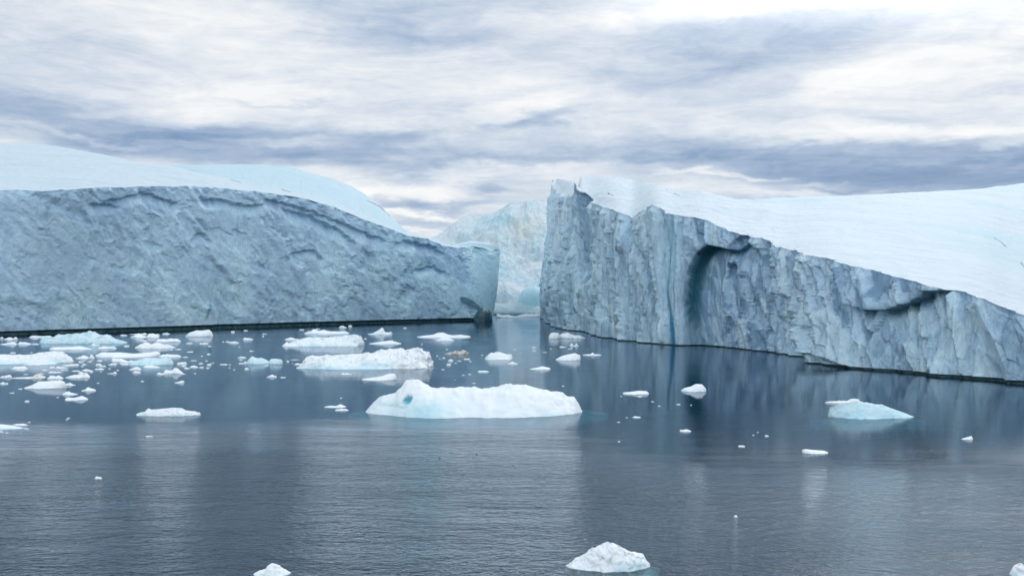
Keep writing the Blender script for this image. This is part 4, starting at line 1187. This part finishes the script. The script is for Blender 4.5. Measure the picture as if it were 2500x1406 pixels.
# loose fragments between them
SM = {1: [(0, 40, 250, 275), (380, 460, 330, 343), (1420, 1510, 222, 239), (1920, 2012, 203, 222), (1660, 1745, 285, 306), (1460, 1530, 348, 367), (2200, 2280, 323, 335), (1065, 1175, 332, 362),
          (2150, 2200, 580, 606), (2180, 2250, 612, 631), (2355, 2412, 603, 620), (2345, 2405, 562, 573), (2160, 2230, 485, 496), (2010, 2050, 397, 408), (2065, 2147, 390, 404), (2210, 2285, 424, 435), (2370, 2402, 475, 483), (2255, 2330, 528, 537),
          (180, 302, 640, 651), (580, 650, 600, 629), (660, 802, 600, 626), (500, 566, 640, 651), (715, 805, 638, 649), (575, 725, 661, 680), (215, 262, 860, 873), (110, 167, 907, 920), (665, 697, 963, 973), (288, 346, 1000, 1023),
          (0, 40, 1355, 1382), (790, 826, 1208, 1221), (775, 800, 1225, 1234), (330, 358, 1255, 1267), (925, 990, 540, 556), (1030, 1085, 540, 550), (970, 1027, 570, 586), (1140, 1220, 525, 541), (1125, 1206, 565, 591), (1160, 1250, 590, 607),
          (1120, 1235, 620, 642), (1280, 1382, 560, 587), (1275, 1310, 622, 633), (1375, 1411, 640, 651), (1140, 1176, 792, 802), (1660, 1706, 770, 783), (1060, 1106, 655, 671), (850, 942, 648, 661), (120, 186, 433, 448), (355, 386, 432, 442),
          (955, 991, 597, 606), (270, 331, 692, 701), (430, 521, 683, 693), (380, 450, 270, 280), (1185, 1205, 660, 668), (1410, 1450, 560, 570), (2300, 2320, 680, 688), (60, 100, 1380, 1392), (1240, 1262, 522, 532), (1190, 1262, 430, 444)],
      2: [(515, 560, 172, 186), (655, 706, 160, 170), (865, 915, 199, 207), (862, 887, 224, 233), (415, 445, 286, 293), (455, 522, 282, 295), (20, 92, 303, 315), (165, 265, 300, 318), (262, 311, 333, 345), (25, 99, 396, 405),
          (243, 297, 420, 433), (175, 206, 446, 453), (720, 776, 387, 398), (600, 621, 343, 350), (608, 646, 485, 496), (245, 302, 530, 553), (160, 211, 526, 535), (300, 331, 520, 529), (60, 152, 555, 579), (160, 212, 567, 581), (240, 280, 573, 586),
          (395, 481, 535, 548), (490, 521, 540, 547), (485, 513, 573, 581), (540, 566, 597, 605), (105, 131, 636, 644), (80, 139, 497, 504), (1062, 1126, 680, 691), (1275, 1333, 152, 160), (1818, 1863, 103, 123), (1455, 1511, 144, 151),
          (1990, 2026, 251, 260), (2429, 2471, 131, 141), (1130, 1166, 500, 514), (1727, 1751, 908, 919), (1362, 1390, 378, 384), (1175, 1280, 489, 494), (1375, 1388, 650, 657), (230, 262, 500, 506), (880, 935, 545, 556), (1195, 1208, 520, 530)],
      3: [(800, 867, 590, 604), (860, 886, 616, 627), (730, 776, 614, 622), (628, 690, 598, 623), (612, 666, 641, 666), (570, 604, 580, 591), (505, 528, 560, 568), (535, 551, 591, 598), (560, 602, 707, 714), (780, 811, 765, 774), (845, 881, 757, 765),
          (700, 731, 638, 645), (468, 483, 688, 695), (1825, 1902, 458, 473), (1725, 1746, 483, 489), (1530, 1577, 470, 478), (1530, 1577, 502, 510), (1645, 1692, 522, 528), (1920, 1962, 485, 492), (888, 932, 853, 861), (342, 360, 430, 440), (605, 635, 490, 497), (1400, 1412, 533, 538),
          (1330, 1362, 492, 497), (985, 1010, 552, 558), (1850, 1880, 885, 891), (700, 720, 820, 826), (760, 772, 465, 470)],
      4: [(250, 280, 205, 211), (153, 165, 206, 210), (333, 351, 233, 240), (370, 389, 260, 265), (478, 504, 250, 257), (133, 151, 354, 359), (137, 154, 468, 473), (992, 1018, 431, 441), (920, 931, 431, 435), (948, 957, 414, 418), (185, 196, 329, 333), (560, 570, 256, 260)]}
nbig = len(FL)
for r, L in SM.items():
    for q in L:
        if not (r == 0): floe(r, *q, 't')

# labels of the fragments: which floe they lie by, on which side, and their order outward from it
marks = [f for f in FL[:nbig] if f['key']]
ORD = ['closest', 'second closest', 'third closest', 'fourth closest', 'fifth closest', 'sixth closest', 'seventh closest', 'eighth closest', 'ninth closest', 'tenth closest', 'eleventh closest', 'twelfth closest']
bins = {}
for f in FL[nbig:]:
    best, bd = None, 1e9
    for m_ in marks:
        dx = max(0, abs(f['X'] - m_['X']) - m_['w'] / 2); dy = abs(f['Y'] - m_['Y']) * 3
        if math.hypot(dx, dy) < bd: bd, best = math.hypot(dx, dy), m_
    dx, dy = f['X'] - best['X'], f['Y'] - best['Y']
    if abs(dx) > best['w'] * .55: side = 'right of' if dx > 0 else 'left of'
    else: side = 'in front of' if dy > 0 else 'just beyond'
    bins.setdefault((best['key'], side), []).append((bd, f))
for (k, side), L in bins.items():
    L.sort(key=lambda t: t[0])
    kind_n = {}
    for bd, f in L:
        kd = 'thin ice sliver' if f['w'] / f['h'] > 5.2 else ('tiny ice chip' if f['w'] < 9 else 'small ice fragment')
        i = kind_n.get(kd, 0); kind_n[kd] = i + 1
        f['o']['label'] = f'{ORD[i]} {kd} {side} {k}'

# dark grit-laden bits adrift
for (X, Y, w, lab) in [(2394, 1328, 12, 'small dark ice-borne debris piece adrift near the bottom right corner'), (1073, 1118, 6, 'tiny dark speck of debris below the largest white floe'), (1163, 1108, 6, 'tiny dark speck of debris below the hump of the largest floe'), (2316, 1350, 7, 'tiny dark debris speck left of the corner debris piece'), (1505, 884, 5, 'tiny dark speck adrift beyond the flat crumbly floe')]:
    d = wdepth(Y); W = w / F * d
    P = loaf(W, W * .05, W * .12, [(0, .3), (.4, 1), (.7, .7), (1, .2)], int(X), 0, 16, 10, 2, zmin=-.001)
    o = link(bpy.data.objects.new('floating_debris', grid_mesh('floating_debris', P, M['stone'])), None, ((X - CX) / F * d, d, 0))
    tag(o, lab, 'debris', 'dark debris adrift')

# thin mat of brash closing the water at the foot of the far bergs
for (a, b, yt, yb, lab) in [(1198, 1262, 765, 775.5, 'flat white ice strip on the water in the gap, next to the shaded cliff corner'), (1255, 1336, 764, 774, 'flat white ice strip on the water in the gap, next to the fluted cliff')]:
    floe(0, a, b, yt, yb, 'l', lab, depth=12)

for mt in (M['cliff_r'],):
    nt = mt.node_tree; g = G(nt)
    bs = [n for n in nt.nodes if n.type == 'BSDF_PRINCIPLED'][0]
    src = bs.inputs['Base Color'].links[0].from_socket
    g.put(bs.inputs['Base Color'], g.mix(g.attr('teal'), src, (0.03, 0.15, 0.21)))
